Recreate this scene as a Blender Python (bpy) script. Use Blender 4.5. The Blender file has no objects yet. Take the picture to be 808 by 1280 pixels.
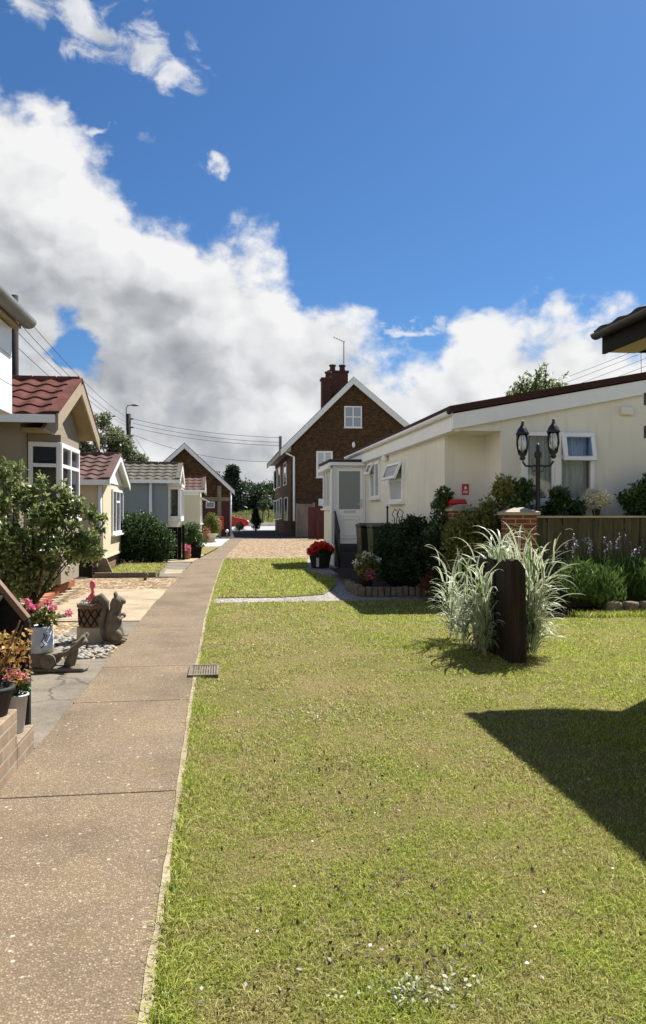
import bpy, bmesh, math, random
import numpy as np
from mathutils import Vector, Matrix, Euler
random.seed(7)
rng = np.random.default_rng(7)
PI = math.pi
V = Vector
scene = bpy.context.scene
COL = scene.collection

# ------------------------------------------------------------------ frame of reference
# World: origin under the camera, +Y runs along the footpath, +X to its right, metres.
TH = math.atan(125 / 960); CT, ST = math.cos(TH), math.sin(TH)
EYE = 1.45
def W(px, py, Y):                    # pixel + distance -> world point
    X = (px - 404) / 960 * Y
    return V((X * CT + Y * ST, -X * ST + Y * CT, EYE + (640 - py) / 960 * Y))
def G(px, py):                       # pixel on level ground
    return W(px, py, EYE * 960 / (py - 640))
def Wt(px, py, t):                   # pixel on the plane y = t
    q = (px - 404) / 960
    return W(px, py, t / (CT - q * ST))
def Ws(px, py, s):                   # pixel on the plane x = s
    q = (px - 404) / 960
    return W(px, py, s / (q * CT + ST))

# ------------------------------------------------------------------ materials
class NT:
    def __init__(self, tree): self.t = tree; self.n = tree.nodes; self.l = tree.links
    def add(self, typ, **kw):
        nd = self.n.new(typ)
        for k, v in kw.items(): setattr(nd, k, v)
        return nd
    def put(self, sock, v):
        if v is None: return
        if hasattr(v, 'bl_idname') or isinstance(v, bpy.types.NodeSocket): self.l.new(v, sock)
        else: sock.default_value = v
    def math(self, op, a, b=None, c=None, clamp=False):
        nd = self.add('ShaderNodeMath', operation=op, use_clamp=clamp)
        self.put(nd.inputs[0], a); self.put(nd.inputs[1], b); self.put(nd.inputs[2], c)
        return nd.outputs[0]
    def vmath(self, op, a, b=None, scale=None):
        nd = self.add('ShaderNodeVectorMath', operation=op)
        self.put(nd.inputs[0], a); self.put(nd.inputs[1], b)
        if scale is not None: self.put(nd.inputs['Scale'], scale)
        return nd.outputs[0]
    def mix(self, f, a, b, blend='MIX'):
        nd = self.add('ShaderNodeMix', data_type='RGBA', blend_type=blend)
        self.put(nd.inputs[0], f); self.put(nd.inputs[6], a); self.put(nd.inputs[7], b)
        return nd.outputs[2]
    def noise(self, vec, scale, detail=4, rough=.55, dist=0.0):
        nd = self.add('ShaderNodeTexNoise')
        self.put(nd.inputs['Vector'], vec); nd.inputs['Scale'].default_value = scale
        nd.inputs['Detail'].default_value = detail; nd.inputs['Roughness'].default_value = rough
        nd.inputs['Distortion'].default_value = dist
        return nd.outputs['Fac']
    def ramp(self, f, stops, interp='LINEAR'):
        nd = self.add('ShaderNodeValToRGB'); nd.color_ramp.interpolation = interp
        el = nd.color_ramp.elements
        while len(el) < len(stops): el.new(.5)
        for e, (p, c) in zip(el, stops):
            e.position = p; e.color = (*c, 1) if len(c) == 3 else c
        self.put(nd.inputs[0], f)
        return nd.outputs[0]
    def maprange(self, v, a, b, c=0., d=1., smooth=False):
        nd = self.add('ShaderNodeMapRange'); nd.interpolation_type = 'SMOOTHSTEP' if smooth else 'LINEAR'
        self.put(nd.inputs[0], v)
        for i, q in zip((1, 2, 3, 4), (a, b, c, d)): self.put(nd.inputs[i], q)
        return nd.outputs[0]

def c4(c): return (*c, 1.0)
def sc(c, k): return tuple(min(1, max(0, q * k)) for q in c)

def new_mat(name):
    m = bpy.data.materials.new(name); m.use_nodes = True
    nt = NT(m.node_tree); nt.n.clear()
    out = nt.add('ShaderNodeOutputMaterial')
    return m, nt, out

def principled(nt, col, rough=.7, metal=0., spec=.4, bump=None, bstr=.3, bdist=.01):
    p = nt.add('ShaderNodeBsdfPrincipled')
    nt.put(p.inputs['Base Color'], col if not isinstance(col, tuple) else c4(col))
    nt.put(p.inputs['Roughness'], rough); nt.put(p.inputs['Metallic'], metal)
    nt.put(p.inputs['Specular IOR Level'], spec)
    if bump is not None:
        b = nt.add('ShaderNodeBump'); b.inputs['Strength'].default_value = bstr; b.inputs['Distance'].default_value = bdist
        nt.put(b.inputs['Height'], bump); nt.l.new(b.outputs[0], p.inputs['Normal'])
    return p

def pos(nt): return nt.add('ShaderNodeNewGeometry').outputs['Position']
def uvs(nt): return nt.add('ShaderNodeTexCoord').outputs['UV']

def plain(name, col, rough=.6, var=.12, vscale=3., bscale=40., bstr=.15, metal=0., spec=.4, bdist=.006, streak=0.):
    m, nt, out = new_mat(name)
    P = pos(nt)
    f = nt.noise(P, vscale, 5, .6)
    c = nt.ramp(f, [(.25, sc(col, 1 - var)), (.75, sc(col, 1 + var))])
    if streak:
        st = nt.noise(nt.vmath('MULTIPLY', P, (5., 5., .5)), 1.6, 4, .6)
        c = nt.mix(nt.maprange(st, .5, .8, 0, streak), c, c4(sc(col, .55)))
    b = nt.noise(P, bscale, 4, .6)
    p = principled(nt, c, rough, metal, spec, b, bstr, bdist)
    nt.l.new(p.outputs[0], out.inputs[0])
    return m

def grainwood(name, col, rough=.85, var=.5, fine=55.):
    m, nt, out = new_mat(name)
    P = pos(nt)
    g = nt.noise(nt.vmath('MULTIPLY', P, (fine, fine, 1.3)), 1., 6, .65, .4)
    b = nt.noise(P, 2.2, 4, .6)
    c = nt.ramp(g, [(.28, sc(col, 1 - var)), (.5, col), (.72, sc(col, 1 + var * 1.6))])
    c = nt.mix(.5, c, nt.ramp(b, [(.3, (.55, .55, .55)), (.7, (1.2, 1.2, 1.2))]), 'MULTIPLY')
    p = principled(nt, c, rough, 0, .2, g, .7, .006)
    nt.l.new(p.outputs[0], out.inputs[0])
    return m

def brickmat(name, c1, c2, mortar, bw=.225, bh=.075, ms=.010, rough=.85, distort=0.0, var=.5, extra=None):
    m, nt, out = new_mat(name)
    uv = uvs(nt)
    if distort:
        n1 = nt.add('ShaderNodeTexNoise'); nt.put(n1.inputs['Vector'], uv); n1.inputs['Scale'].default_value = 6
        d = nt.vmath('SCALE', nt.vmath('SUBTRACT', n1.outputs['Color'], (.5, .5, .5)), None, distort)
        uv = nt.vmath('ADD', uv, d)
    bt = nt.add('ShaderNodeTexBrick')
    nt.put(bt.inputs['Vector'], uv)
    bt.inputs['Color1'].default_value = c4(c1); bt.inputs['Color2'].default_value = c4(c2); bt.inputs['Mortar'].default_value = c4(mortar)
    bt.inputs['Scale'].default_value = 1; bt.inputs['Brick Width'].default_value = bw; bt.inputs['Row Height'].default_value = bh
    bt.inputs['Mortar Size'].default_value = ms; bt.inputs['Mortar Smooth'].default_value = .2; bt.inputs['Bias'].default_value = 0.
    f = nt.noise(pos(nt), 4, 5, .65)
    c = nt.mix(var, bt.outputs['Color'], nt.ramp(f, [(.3, (.25, .25, .25)), (.7, (1, 1, 1))]), 'MULTIPLY')
    if extra:
        f2 = nt.noise(pos(nt), extra[1], 3, .6)
        c = nt.mix(nt.maprange(f2, .52, .62), c, c4(extra[0]))
    g = nt.noise(pos(nt), 60, 3, .6)
    h = nt.math('ADD', nt.math('MULTIPLY', bt.outputs['Fac'], -1.0), nt.math('MULTIPLY', g, .4))
    p = principled(nt, c, rough, 0, .2, h, .6, .008)
    nt.l.new(p.outputs[0], out.inputs[0])
    return m

def leafmat(name, stops, trans=.35, rough=.45, spec=.35, cl=1.2, clk=.35):
    m, nt, out = new_mat(name)
    gi = nt.add('ShaderNodeNewGeometry')
    r = gi.outputs['Random Per Island']
    n = nt.noise(gi.outputs['Position'], cl, 3, .5)
    f = nt.math('ADD', nt.math('MULTIPLY', r, 1 - clk), nt.math('MULTIPLY', nt.maprange(n, .3, .7), clk))
    c = nt.ramp(f, stops)
    p = principled(nt, c, rough, 0, spec)
    t = nt.add('ShaderNodeBsdfTranslucent'); nt.l.new(nt.mix(.5, c, c, 'SCREEN'), t.inputs[0])
    mx = nt.add('ShaderNodeMixShader'); mx.inputs[0].default_value = trans
    nt.l.new(p.outputs[0], mx.inputs[1]); nt.l.new(t.outputs[0], mx.inputs[2])
    nt.l.new(mx.outputs[0], out.inputs[0])
    return m

def tri(c, d=.6, l=1.5): return [(0., sc(c, d)), (.5, c), (1., sc(c, l))]

M = {}
M['cream'] = plain('cream_render', (.71, .68, .60), .9, .07, .8, 120, .35, streak=.28)
M['tan'] = plain('tan_render', (.25, .212, .155), .9, .07, 1.2, 120, .35, streak=.10)
M['yellow'] = plain('yellow_render', (.56, .49, .335), .9, .06, 1.2, 120, .35, streak=.12)
M['bluegrey'] = plain('bluegrey_render', (.22, .255, .27), .9, .07, 1.2, 120, .3, streak=.10)
M['pale'] = plain('pale_render', (.56, .52, .38), .9, .06, 1.2, 120, .3)
M['white'] = plain('white_upvc', (.80, .80, .80), .35, .03, 2, 20, .03, streak=.05)
M['whitewood'] = plain('white_painted_wood', (.76, .77, .78), .5, .05, 3, 30, .08, streak=.10)
M['tanwood'] = plain('tan_painted_wood', (.33, .265, .175), .6, .10, 4, 40, .1, streak=.15)
M['black'] = plain('black_painted_metal', (.015, .015, .016), .4, .2, 5, 60, .1)
M['blackwood'] = plain('black_stained_timber', (.011, .010, .009), .75, .35, 6, 60, .3, spec=.15)
M['darkwood'] = plain('dark_brown_timber', (.035, .024, .016), .8, .4, 8, 60, .4, spec=.2, streak=.4)
M['polewood'] = plain('tarred_pole_wood', (.025, .021, .018), .85, .4, 8, 40, .4, spec=.2)
M['brownwood'] = plain('brown_timber', (.16, .10, .06), .75, .3, 8, 50, .3)
M['greywood'] = plain('weathered_grey_timber', (.27, .22, .17), .8, .2, 4, 50, .25, streak=.4)
M['darkwood'] = grainwood('dark_brown_timber', (.024, .017, .012), .85, .6)
M['greywood'] = grainwood('weathered_grey_timber', (.26, .215, .165), .85, .35, 40.)
M['mossfence'] = grainwood('mossy_board_timber', (.088, .080, .044), .9, .5, 28.)
M['greymetal'] = plain('grey_metal', (.17, .175, .165), .5, .15, 3, 30, .1, .3, streak=.3)
M['tin'] = plain('pale_tin', (.50, .53, .57), .45, .12, 6, 40, .1, .2)
M['red'] = plain('red_paint', (.45, .03, .035), .4, .12, 4, 30, .05)
M['darkred'] = plain('dark_red_paint', (.07, .012, .011), .6, .25, 4, 30, .1, streak=.3)
M['felt'] = plain('brown_roof_felt', (.045, .022, .017), .9, .25, 3, 50, .3, spec=.2)
M['darkfelt'] = plain('dark_roof_felt', (.03, .032, .036), .85, .2, 3, 50, .3)
M['stone'] = plain('weathered_stone', (.17, .145, .11), .95, .45, 9, 45, .7, bdist=.012, spec=.15)
M['castone'] = plain('pale_cast_stone', (.43, .37, .26), .9, .2, 6, 60, .4, spec=.2)
M['capstone'] = plain('capping_stone', (.36, .31, .23), .9, .2, 7, 60, .4)
M['terracotta'] = plain('terracotta', (.36, .14, .07), .85, .2, 5, 50, .3)
M['rubber'] = plain('rubber', (.02, .02, .02), .7)
M['carred'] = plain('car_red', (.50, .015, .018), .18, .03, 2, 10, .0, spec=.6)
M['soil'] = plain('soil', (.045, .032, .022), .95, .4, 9, 60, .8, bdist=.02, spec=.1)
M['binblack'] = plain('bin_dark_plastic', (.013, .012, .012), .5, .2, 3, 30, .1)
M['bingreen'] = plain('bin_green_plastic', (.025, .034, .014), .5, .2, 3, 30, .1)
M['rust'] = plain('rusty_iron', (.15, .12, .088), .85, .35, 12, 60, .5)
M['wire'] = plain('black_cable', (.03, .03, .035), .7)
M['pink'] = plain('pink_glaze', (.75, .16, .17), .45, .2, 20, 30, .1)
M['chimbrick'] = brickmat('red_chimney_brick', (.085, .026, .017), (.06, .02, .014), (.16, .10, .08))
M['redbrick'] = brickmat('red_house_brick', (.11, .036, .022), (.075, .026, .017), (.20, .15, .11))
M['pillarbrick'] = brickmat('pillar_brick', (.27, .085, .04), (.19, .055, .03), (.40, .33, .25), ms=.009, var=.35)
M['buffbrick'] = brickmat('buff_brick', (.34, .245, .165), (.25, .175, .125), (.36, .31, .24), ms=.008, var=.5)
M['skirtbrick'] = brickmat('skirting_brick', (.26, .13, .08), (.19, .095, .06), (.34, .28, .22), ms=.009)
M['carrstone'] = brickmat('brown_carrstone', (.155, .082, .036), (.050, .028, .015), (.045, .032, .02), .20, .085, .013, distort=.07, var=.6, extra=((.115, .062, .028), 14))
M['tile_red'] = plain('red_roof_tile', (.105, .043, .034), .9, .45, 5, 60, .2, spec=.06)
M['tile_brown'] = plain('brown_roof_tile', (.085, .040, .030), .88, .45, 4, 60, .3)
M['tile_grey'] = plain('grey_lichened_roof_tile', (.085, .075, .055), .9, .45, 5, 60, .4)
M['slate'] = plain('dark_slate', (.05, .045, .045), .6, .3, 5, 60, .3)
M['blacktile'] = plain('black_roof_tile', (.02, .02, .022), .6, .3, 5, 60, .3)

def glassmat(name, tint=(.02, .024, .028), rough=.03, mixf=.0):
    m, nt, out = new_mat(name)
    p = principled(nt, tint, rough, 0, .9)
    nt.l.new(p.outputs[0], out.inputs[0]); return m
M['glass'] = glassmat('dark_window_glass')
M['glasspale'] = glassmat('window_glass_over_blind', (.34, .37, .40), .08)
M['glassblue'] = glassmat('sky_painted_glass', (.09, .15, .22), .05)  # blue base colour paints in the sky's reflection
M['frosted'] = plain('frosted_door_glass', (.20, .235, .23), .35, .05, 2, 90, .1, spec=.6)
def clearglass():
    m, nt, out = new_mat('clear_glass')
    g = nt.add('ShaderNodeBsdfGlossy'); g.inputs['Roughness'].default_value = .02
    t = nt.add('ShaderNodeBsdfTransparent'); t.inputs[0].default_value = (.86, .89, .9, 1)
    fr = nt.add('ShaderNodeFresnel'); fr.inputs[0].default_value = 1.5
    mx = nt.add('ShaderNodeMixShader'); nt.put(mx.inputs[0], nt.math('ADD', nt.math('MULTIPLY', fr.outputs[0], 1.2), .04))
    nt.l.new(t.outputs[0], mx.inputs[1]); nt.l.new(g.outputs[0], mx.inputs[2]); nt.l.new(mx.outputs[0], out.inputs[0])
    return m
M['clear'] = clearglass()
def lace():
    m, nt, out = new_mat('net_curtain')
    P = pos(nt)
    st = nt.noise(nt.vmath('MULTIPLY', P, (28., 28., 1.2)), 1., 3, .6)  # vertical tone bands paint the shading of the curtain folds
    vz = nt.add('ShaderNodeTexVoronoi'); nt.put(vz.inputs['Vector'], P); vz.inputs['Scale'].default_value = 26
    f = nt.math('ADD', nt.math('MULTIPLY', st, .8), nt.math('MULTIPLY', vz.outputs['Distance'], .12))
    c = nt.ramp(f, [(.25, (.36, .40, .46)), (.58, (.92, .95, 1.0))])
    p = principled(nt, c, .9, 0, .1); nt.l.new(p.outputs[0], out.inputs[0]); return m
M['lace'] = lace()
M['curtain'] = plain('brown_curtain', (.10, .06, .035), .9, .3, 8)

# --- ground surfaces
def aggregate():
    m, nt, out = new_mat('exposed_aggregate_concrete')
    P = pos(nt)
    v = nt.add('ShaderNodeTexVoronoi'); nt.put(v.inputs['Vector'], P); v.inputs['Scale'].default_value = 120
    sep = nt.add('ShaderNodeSeparateColor'); nt.l.new(v.outputs['Color'], sep.inputs[0])
    stone = nt.ramp(sep.outputs[0], [(0, (.112, .083, .054)), (.3, (.185, .141, .093)), (.6, (.255, .200, .138)), (.88, (.33, .262, .18)), (1, (.45, .385, .29))])
    edge = nt.maprange(v.outputs['Distance'], .25, .62)
    c = nt.mix(edge, stone, c4((.172, .130, .086)))
    v2 = nt.add('ShaderNodeTexVoronoi'); nt.put(v2.inputs['Vector'], P); v2.inputs['Scale'].default_value = 33
    sp2 = nt.add('ShaderNodeSeparateColor'); nt.l.new(v2.outputs['Color'], sp2.inputs[0])
    big = nt.math('MULTIPLY', nt.maprange(sp2.outputs[1], .93, .96), nt.maprange(v2.outputs['Distance'], .30, .2))
    c = nt.mix(big, c, c4((.48, .42, .33)))
    f = nt.noise(P, 1.3, 6, .65)
    c = nt.mix(.75, c, nt.ramp(f, [(.25, (.52, .50, .47)), (.5, (.9, .88, .86)), (.75, (1.15, 1.1, 1.0))]), 'MULTIPLY')
    sg = nt.noise(P, .55, 7, .7)
    c = nt.mix(nt.maprange(sg, .52, .68, 0, .45), c, c4((.075, .055, .038)))
    y = nt.noise(P, 3.1, 4, .6)
    c = nt.mix(nt.maprange(y, .58, .75, 0, .4), c, c4((.20, .145, .06)))
    p = principled(nt, c, .92, 0, .2, nt.math('ADD', nt.math('MULTIPLY', v.outputs['Distance'], -1.), 0.), .5, .006)
    nt.l.new(p.outputs[0], out.inputs[0]); return m
M['aggregate'] = aggregate()

def concrete(name, col, crack=True, stain=.5):
    m, nt, out = new_mat(name)
    P = pos(nt)
    f = nt.noise(P, 2.2, 7, .68)
    c = nt.ramp(f, [(.25, sc(col, .55)), (.5, col), (.75, sc(col, 1.35))])
    g = nt.noise(P, 45, 4, .7)
    c = nt.mix(.5, c, nt.ramp(g, [(.3, (.6, .6, .6)), (.7, (1.15, 1.15, 1.15))]), 'MULTIPLY')
    g2 = nt.noise(P, 190, 3, .7); c = nt.mix(.7, c, nt.ramp(g2, [(.35, (.55, .53, .5)), (.65, (1.3, 1.3, 1.3))]), 'MULTIPLY')
    h = g
    if crack:
        v = nt.add('ShaderNodeTexVoronoi', feature='DISTANCE_TO_EDGE'); v.inputs['Scale'].default_value = .75
        nz = nt.add('ShaderNodeTexNoise'); nt.put(nz.inputs['Vector'], P); nz.inputs['Scale'].default_value = 3
        nt.put(v.inputs['Vector'], nt.vmath('ADD', P, nt.vmath('SCALE', nz.outputs['Color'], None, .3)))
        k = nt.maprange(v.outputs['Distance'], .0, .014, .8, 0)
        c = nt.mix(k, c, c4(sc(col, .3)))
    p = principled(nt, c, .93, 0, .2, h, .4, .006)
    nt.l.new(p.outputs[0], out.inputs[0]); return m
M['slabs'] = concrete('grey_concrete', (.195, .168, .130))
M['pad'] = concrete('cream_concrete', (.37, .295, .20), False)
M['edge'] = concrete('cement_edge', (.34, .28, .195), False)
M['whitepave'] = concrete('white_paving', (.62, .60, .55), False)
M['asphalt'] = concrete('asphalt', (.05, .052, .056), False)
M['road'] = concrete('worn_road', (.34, .34, .34), False)

def gravelmat(name, stops, scale=28, bs=.9, bd=.02):
    m, nt, out = new_mat(name)
    P = pos(nt)
    v = nt.add('ShaderNodeTexVoronoi'); nt.put(v.inputs['Vector'], P); v.inputs['Scale'].default_value = scale
    sep = nt.add('ShaderNodeSeparateColor'); nt.l.new(v.outputs['Color'], sep.inputs[0])
    c = nt.ramp(sep.outputs[0], stops)
    c = nt.mix(nt.maprange(v.outputs['Distance'], .35, .75, 0, .8), c, c4(sc(stops[0][1], .5)))
    f = nt.noise(P, 1.1 if scale > 20 else 2.6, 6, .7)
    c = nt.mix(.6 if scale > 20 else .8, c, nt.ramp(f, [(.3, (.55, .55, .55)), (.7, (1.1, 1.1, 1.1))]), 'MULTIPLY')
    p = principled(nt, c, .9, 0, .2, nt.math('MULTIPLY', v.outputs['Distance'], -1.), bs, bd)
    nt.l.new(p.outputs[0], out.inputs[0]); return m
M['gravel'] = gravelmat('golden_gravel', [(0, (.20, .125, .06)), (.4, (.36, .25, .14)), (.75, (.48, .36, .22)), (1, (.66, .54, .38))], 15, 1., .03)
M['greygravel'] = gravelmat('grey_gravel', [(0, (.24, .21, .18)), (.5, (.42, .38, .335)), (1, (.64, .60, .54))], 34)
M['pebble'] = plain('pebble_stone', (.27, .245, .20), .7, .15, 30, 60, .1)

LAWN_STOPS = None
def lawnmat():
    m, nt, out = new_mat('lawn_thatch')
    P = pos(nt)
    a = nt.noise(P, .9, 5, .6); b = nt.noise(P, 160, 3, .7); d = nt.noise(P, 7, 4, .6)
    c = nt.ramp(a, [(.3, (.15, .16, .04)), (.5, (.22, .20, .07)), (.68, (.29, .225, .115))])
    c = nt.mix(nt.maprange(d, .45, .7, 0, .6), c, c4((.26, .19, .10)))
    c = nt.mix(.8, c, nt.ramp(b, [(.35, (.25, .25, .25)), (.65, (1.45, 1.42, 1.3))]), 'MULTIPLY')
    p = principled(nt, c, .95, 0, .1, b, .9, .02)
    nt.l.new(p.outputs[0], out.inputs[0]); return m
M['lawn'] = lawnmat()
def blademat():
    m, nt, out = new_mat('grass_blade')
    gi = nt.add('ShaderNodeNewGeometry'); P = gi.outputs['Position']; r = gi.outputs['Random Per Island']
    sx = nt.add('ShaderNodeSeparateXYZ'); nt.l.new(P, sx.inputs[0])
    a = nt.noise(P, .75, 4, .6); d = nt.noise(P, 3.5, 4, .65)
    # worn dry patch in the middle, greener strip by the path, fresher towards the right
    wx = nt.math('DIVIDE', nt.math('SUBTRACT', sx.outputs[0], .95), .95); wy = nt.math('DIVIDE', nt.math('SUBTRACT', sx.outputs[1], 6.6), 2.6)
    worn = nt.math('EXPONENT', nt.math('MULTIPLY', nt.math('ADD', nt.math('MULTIPLY', wx, wx), nt.math('MULTIPLY', wy, wy)), -1.))
    # the left half of the lawn is drier than the right
    dry = nt.math('ADD', nt.math('MULTIPLY', nt.maprange(a, .36, .64), .45), nt.math('MULTIPLY', nt.maprange(d, .42, .60), .54))
    dry = nt.math('ADD', dry, nt.math('MULTIPLY', worn, .42))
    dry = nt.math('ADD', dry, nt.maprange(sx.outputs[0], .3, 3.2, .02, -.40))
    dry = nt.math('SUBTRACT', dry, nt.math('MULTIPLY', nt.maprange(sx.outputs[0], -.05, .25, .10, 0), nt.maprange(sx.outputs[0], -.5, -.4)))
    gq = nt.ramp(r, [(0, (.125, .180, .022)), (.5, (.33, .40, .048)), (1, (.55, .605, .105))])
    yq = nt.ramp(r, [(0, (.20, .145, .07)), (.5, (.47, .385, .17)), (.8, (.40, .38, .10)), (1, (.80, .70, .44))])
    k = nt.math('ADD', nt.math('MULTIPLY', dry, .9), nt.math('MULTIPLY', nt.math('SUBTRACT', r, .5), .5), clamp=True)
    c = nt.mix(k, gq, yq)
    p = principled(nt, c, .6, 0, .25)
    t = nt.add('ShaderNodeBsdfTranslucent'); nt.l.new(c, t.inputs[0])
    mx = nt.add('ShaderNodeMixShader'); mx.inputs[0].default_value = .45
    nt.l.new(p.outputs[0], mx.inputs[1]); nt.l.new(t.outputs[0], mx.inputs[2]); nt.l.new(mx.outputs[0], out.inputs[0])
    return m
M['blade'] = blademat()
M['field'] = concrete('rough_field', (.13, .13, .05), False)

M['lf_shrub'] = leafmat('shrub_leaf', [(0, (.045, .07, .02)), (.4, (.13, .18, .05)), (.72, (.28, .32, .11)), (1, (.55, .56, .30))], .35, .3, .5)
M['lf_hedge'] = leafmat('hedge_leaf', tri((.045, .076, .024), .45, 2.2), .25, .55, .2)
M['lf_rose'] = leafmat('glossy_rose_leaf', tri((.05, .085, .025), .4, 2.0), .3, .35, .4)
M['lf_dark'] = leafmat('dark_leaf', tri((.020, .036, .012), .5, 2.2), .15, .6, .15)
M['lf_mid'] = leafmat('mid_leaf', tri((.05, .09, .022), .5, 1.9), .3)
M['lf_yel'] = leafmat('yellow_green_leaf', [(0, (.04, .06, .015)), (.5, (.14, .16, .035)), (1, (.36, .34, .10))], .35)
M['lf_red'] = leafmat('red_leaf', [(0, (.05, .025, .015)), (.5, (.17, .055, .03)), (1, (.33, .17, .09))], .3)
M['lf_cream'] = leafmat('cream_leaf', [(0, (.50, .46, .28)), (.5, (.82, .77, .58)), (1, (.92, .90, .78))], .4)
M['lf_autumn'] = leafmat('autumn_leaf', [(0, (.10, .11, .03)), (.3, (.30, .13, .05)), (.6, (.40, .24, .06)), (.85, (.42, .36, .11)), (1, (.24, .28, .08))], .35)
M['lf_tree'] = leafmat('tree_leaf', [(0, (.06, .075, .034)), (.5, (.15, .17, .085)), (1, (.31, .33, .19))], .3, cl=.5)
M['lf_far'] = leafmat('far_tree_leaf', tri((.034, .055, .020), .5, 1.9), .2, cl=.25)
M['lf_pine'] = leafmat('conifer_leaf', tri((.018, .034, .018), .5, 1.8), .1, cl=.4)
M['lf_poplar'] = leafmat('poplar_leaf', tri((.13, .17, .06), .5, 1.8), .4, cl=.6)
M['lf_lav'] = leafmat('lavender_leaf', tri((.085, .145, .032), .4, 1.7), .3, cl=3.)
M['fl_lav'] = leafmat('lavender_flower', [(0, (.16, .13, .25)), (1, (.40, .36, .52))], .2)
M['fl_red'] = leafmat('red_petal', [(0, (.45, .015, .015)), (1, (.80, .06, .035))], .25)
M['fl_pink'] = leafmat('pink_petal', [(0, (.50, .05, .14)), (.6, (.72, .15, .27)), (1, (.85, .5, .55))], .25)
M['lf_grey'] = leafmat('grey_weed_leaf', [(0, (.20, .24, .12)), (1, (.42, .45, .32))], .2)
M['lf_brown'] = leafmat('brown_leaf_bit', [(0, (.04, .028, .02)), (.6, (.09, .06, .04)), (1, (.14, .09, .06))], .1)
M['fl_white'] = leafmat('white_petal', [(0, (.5, .5, .42)), (1, (.8, .8, .74))], .25)
M['bark'] = plain('bark', (.075, .055, .038), .95, .35, 12, 40, .8, spec=.15)
def stripemat():
    m, nt, out = new_mat('variegated_blade')
    uv = uvs(nt); sx = nt.add('ShaderNodeSeparateXYZ'); nt.l.new(uv, sx.inputs[0])
    r = nt.add('ShaderNodeNewGeometry').outputs['Random Per Island']
    d = nt.math('ABSOLUTE', nt.math('SUBTRACT', sx.outputs[0], nt.math('ADD', .35, nt.math('MULTIPLY', r, .3))))
    k = nt.math('MULTIPLY', nt.maprange(d, .16, .28), nt.maprange(r, .10, .22))
    c = nt.mix(k, nt.mix(r, c4((.10, .17, .04)), c4((.24, .30, .10))), nt.mix(r, c4((.50, .53, .36)), c4((.80, .80, .68))))
    p = principled(nt, c, .45, 0, .4)
    t = nt.add('ShaderNodeBsdfTranslucent'); nt.l.new(c, t.inputs[0])
    mx = nt.add('ShaderNodeMixShader'); mx.inputs[0].default_value = .35
    nt.l.new(p.outputs[0], mx.inputs[1]); nt.l.new(t.outputs[0], mx.inputs[2]); nt.l.new(mx.outputs[0], out.inputs[0])
    return m
M['stripe'] = stripemat()

# ------------------------------------------------------------------ object helpers
def tag(o, label=None, cat=None, group=None, kind=None):
    if label: o['label'] = label
    if cat: o['category'] = cat
    if group: o['group'] = group
    if kind: o['kind'] = kind
    return o

ORIGIN = {}
def thing(name, label, cat, loc, group=None):
    o = bpy.data.objects.new(name, None); o.empty_display_size = .2
    COL.objects.link(o); o.location = loc
    ORIGIN[o] = V(loc)
    return tag(o, label, cat, group)

def link_mesh(name, me, mat, parent, smooth=False, bevel=0., origin=None):
    o = bpy.data.objects.new(name, me); COL.objects.link(o)
    if isinstance(mat, (list, tuple)):
        for q in mat: me.materials.append(q)
    else: me.materials.append(mat)
    if parent is not None:
        o.parent = parent; ORIGIN[o] = ORIGIN[parent]
    else:
        o.location = origin if origin is not None else (0, 0, 0); ORIGIN[o] = V(o.location)
    if smooth: me.polygons.foreach_set('use_smooth', [True] * len(me.polygons))
    if bevel:
        b = o.modifiers.new('bevel', 'BEVEL'); b.width = bevel; b.segments = 2; b.limit_method = 'ANGLE'; b.angle_limit = .6
    return o

def box_uv(me):
    n = len(me.loops)
    if not n: return
    uv = me.uv_layers.new(name='UVMap')
    vco = np.empty(len(me.vertices) * 3); me.vertices.foreach_get('co', vco); vco = vco.reshape(-1, 3)
    li = np.empty(n, dtype=np.int32); me.loops.foreach_get('vertex_index', li)
    pn = np.empty(len(me.polygons) * 3); me.polygons.foreach_get('normal', pn); pn = pn.reshape(-1, 3)
    lt = np.empty(len(me.polygons), dtype=np.int32); me.polygons.foreach_get('loop_total', lt)
    ax = np.repeat(np.argmax(np.abs(pn), axis=1), lt)
    c = vco[li]
    u = np.where(ax == 0, c[:, 1], c[:, 0]); v = np.where(ax == 2, c[:, 1], c[:, 2])
    uv.data.foreach_set('uv', np.stack([u, v], 1).ravel())

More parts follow.
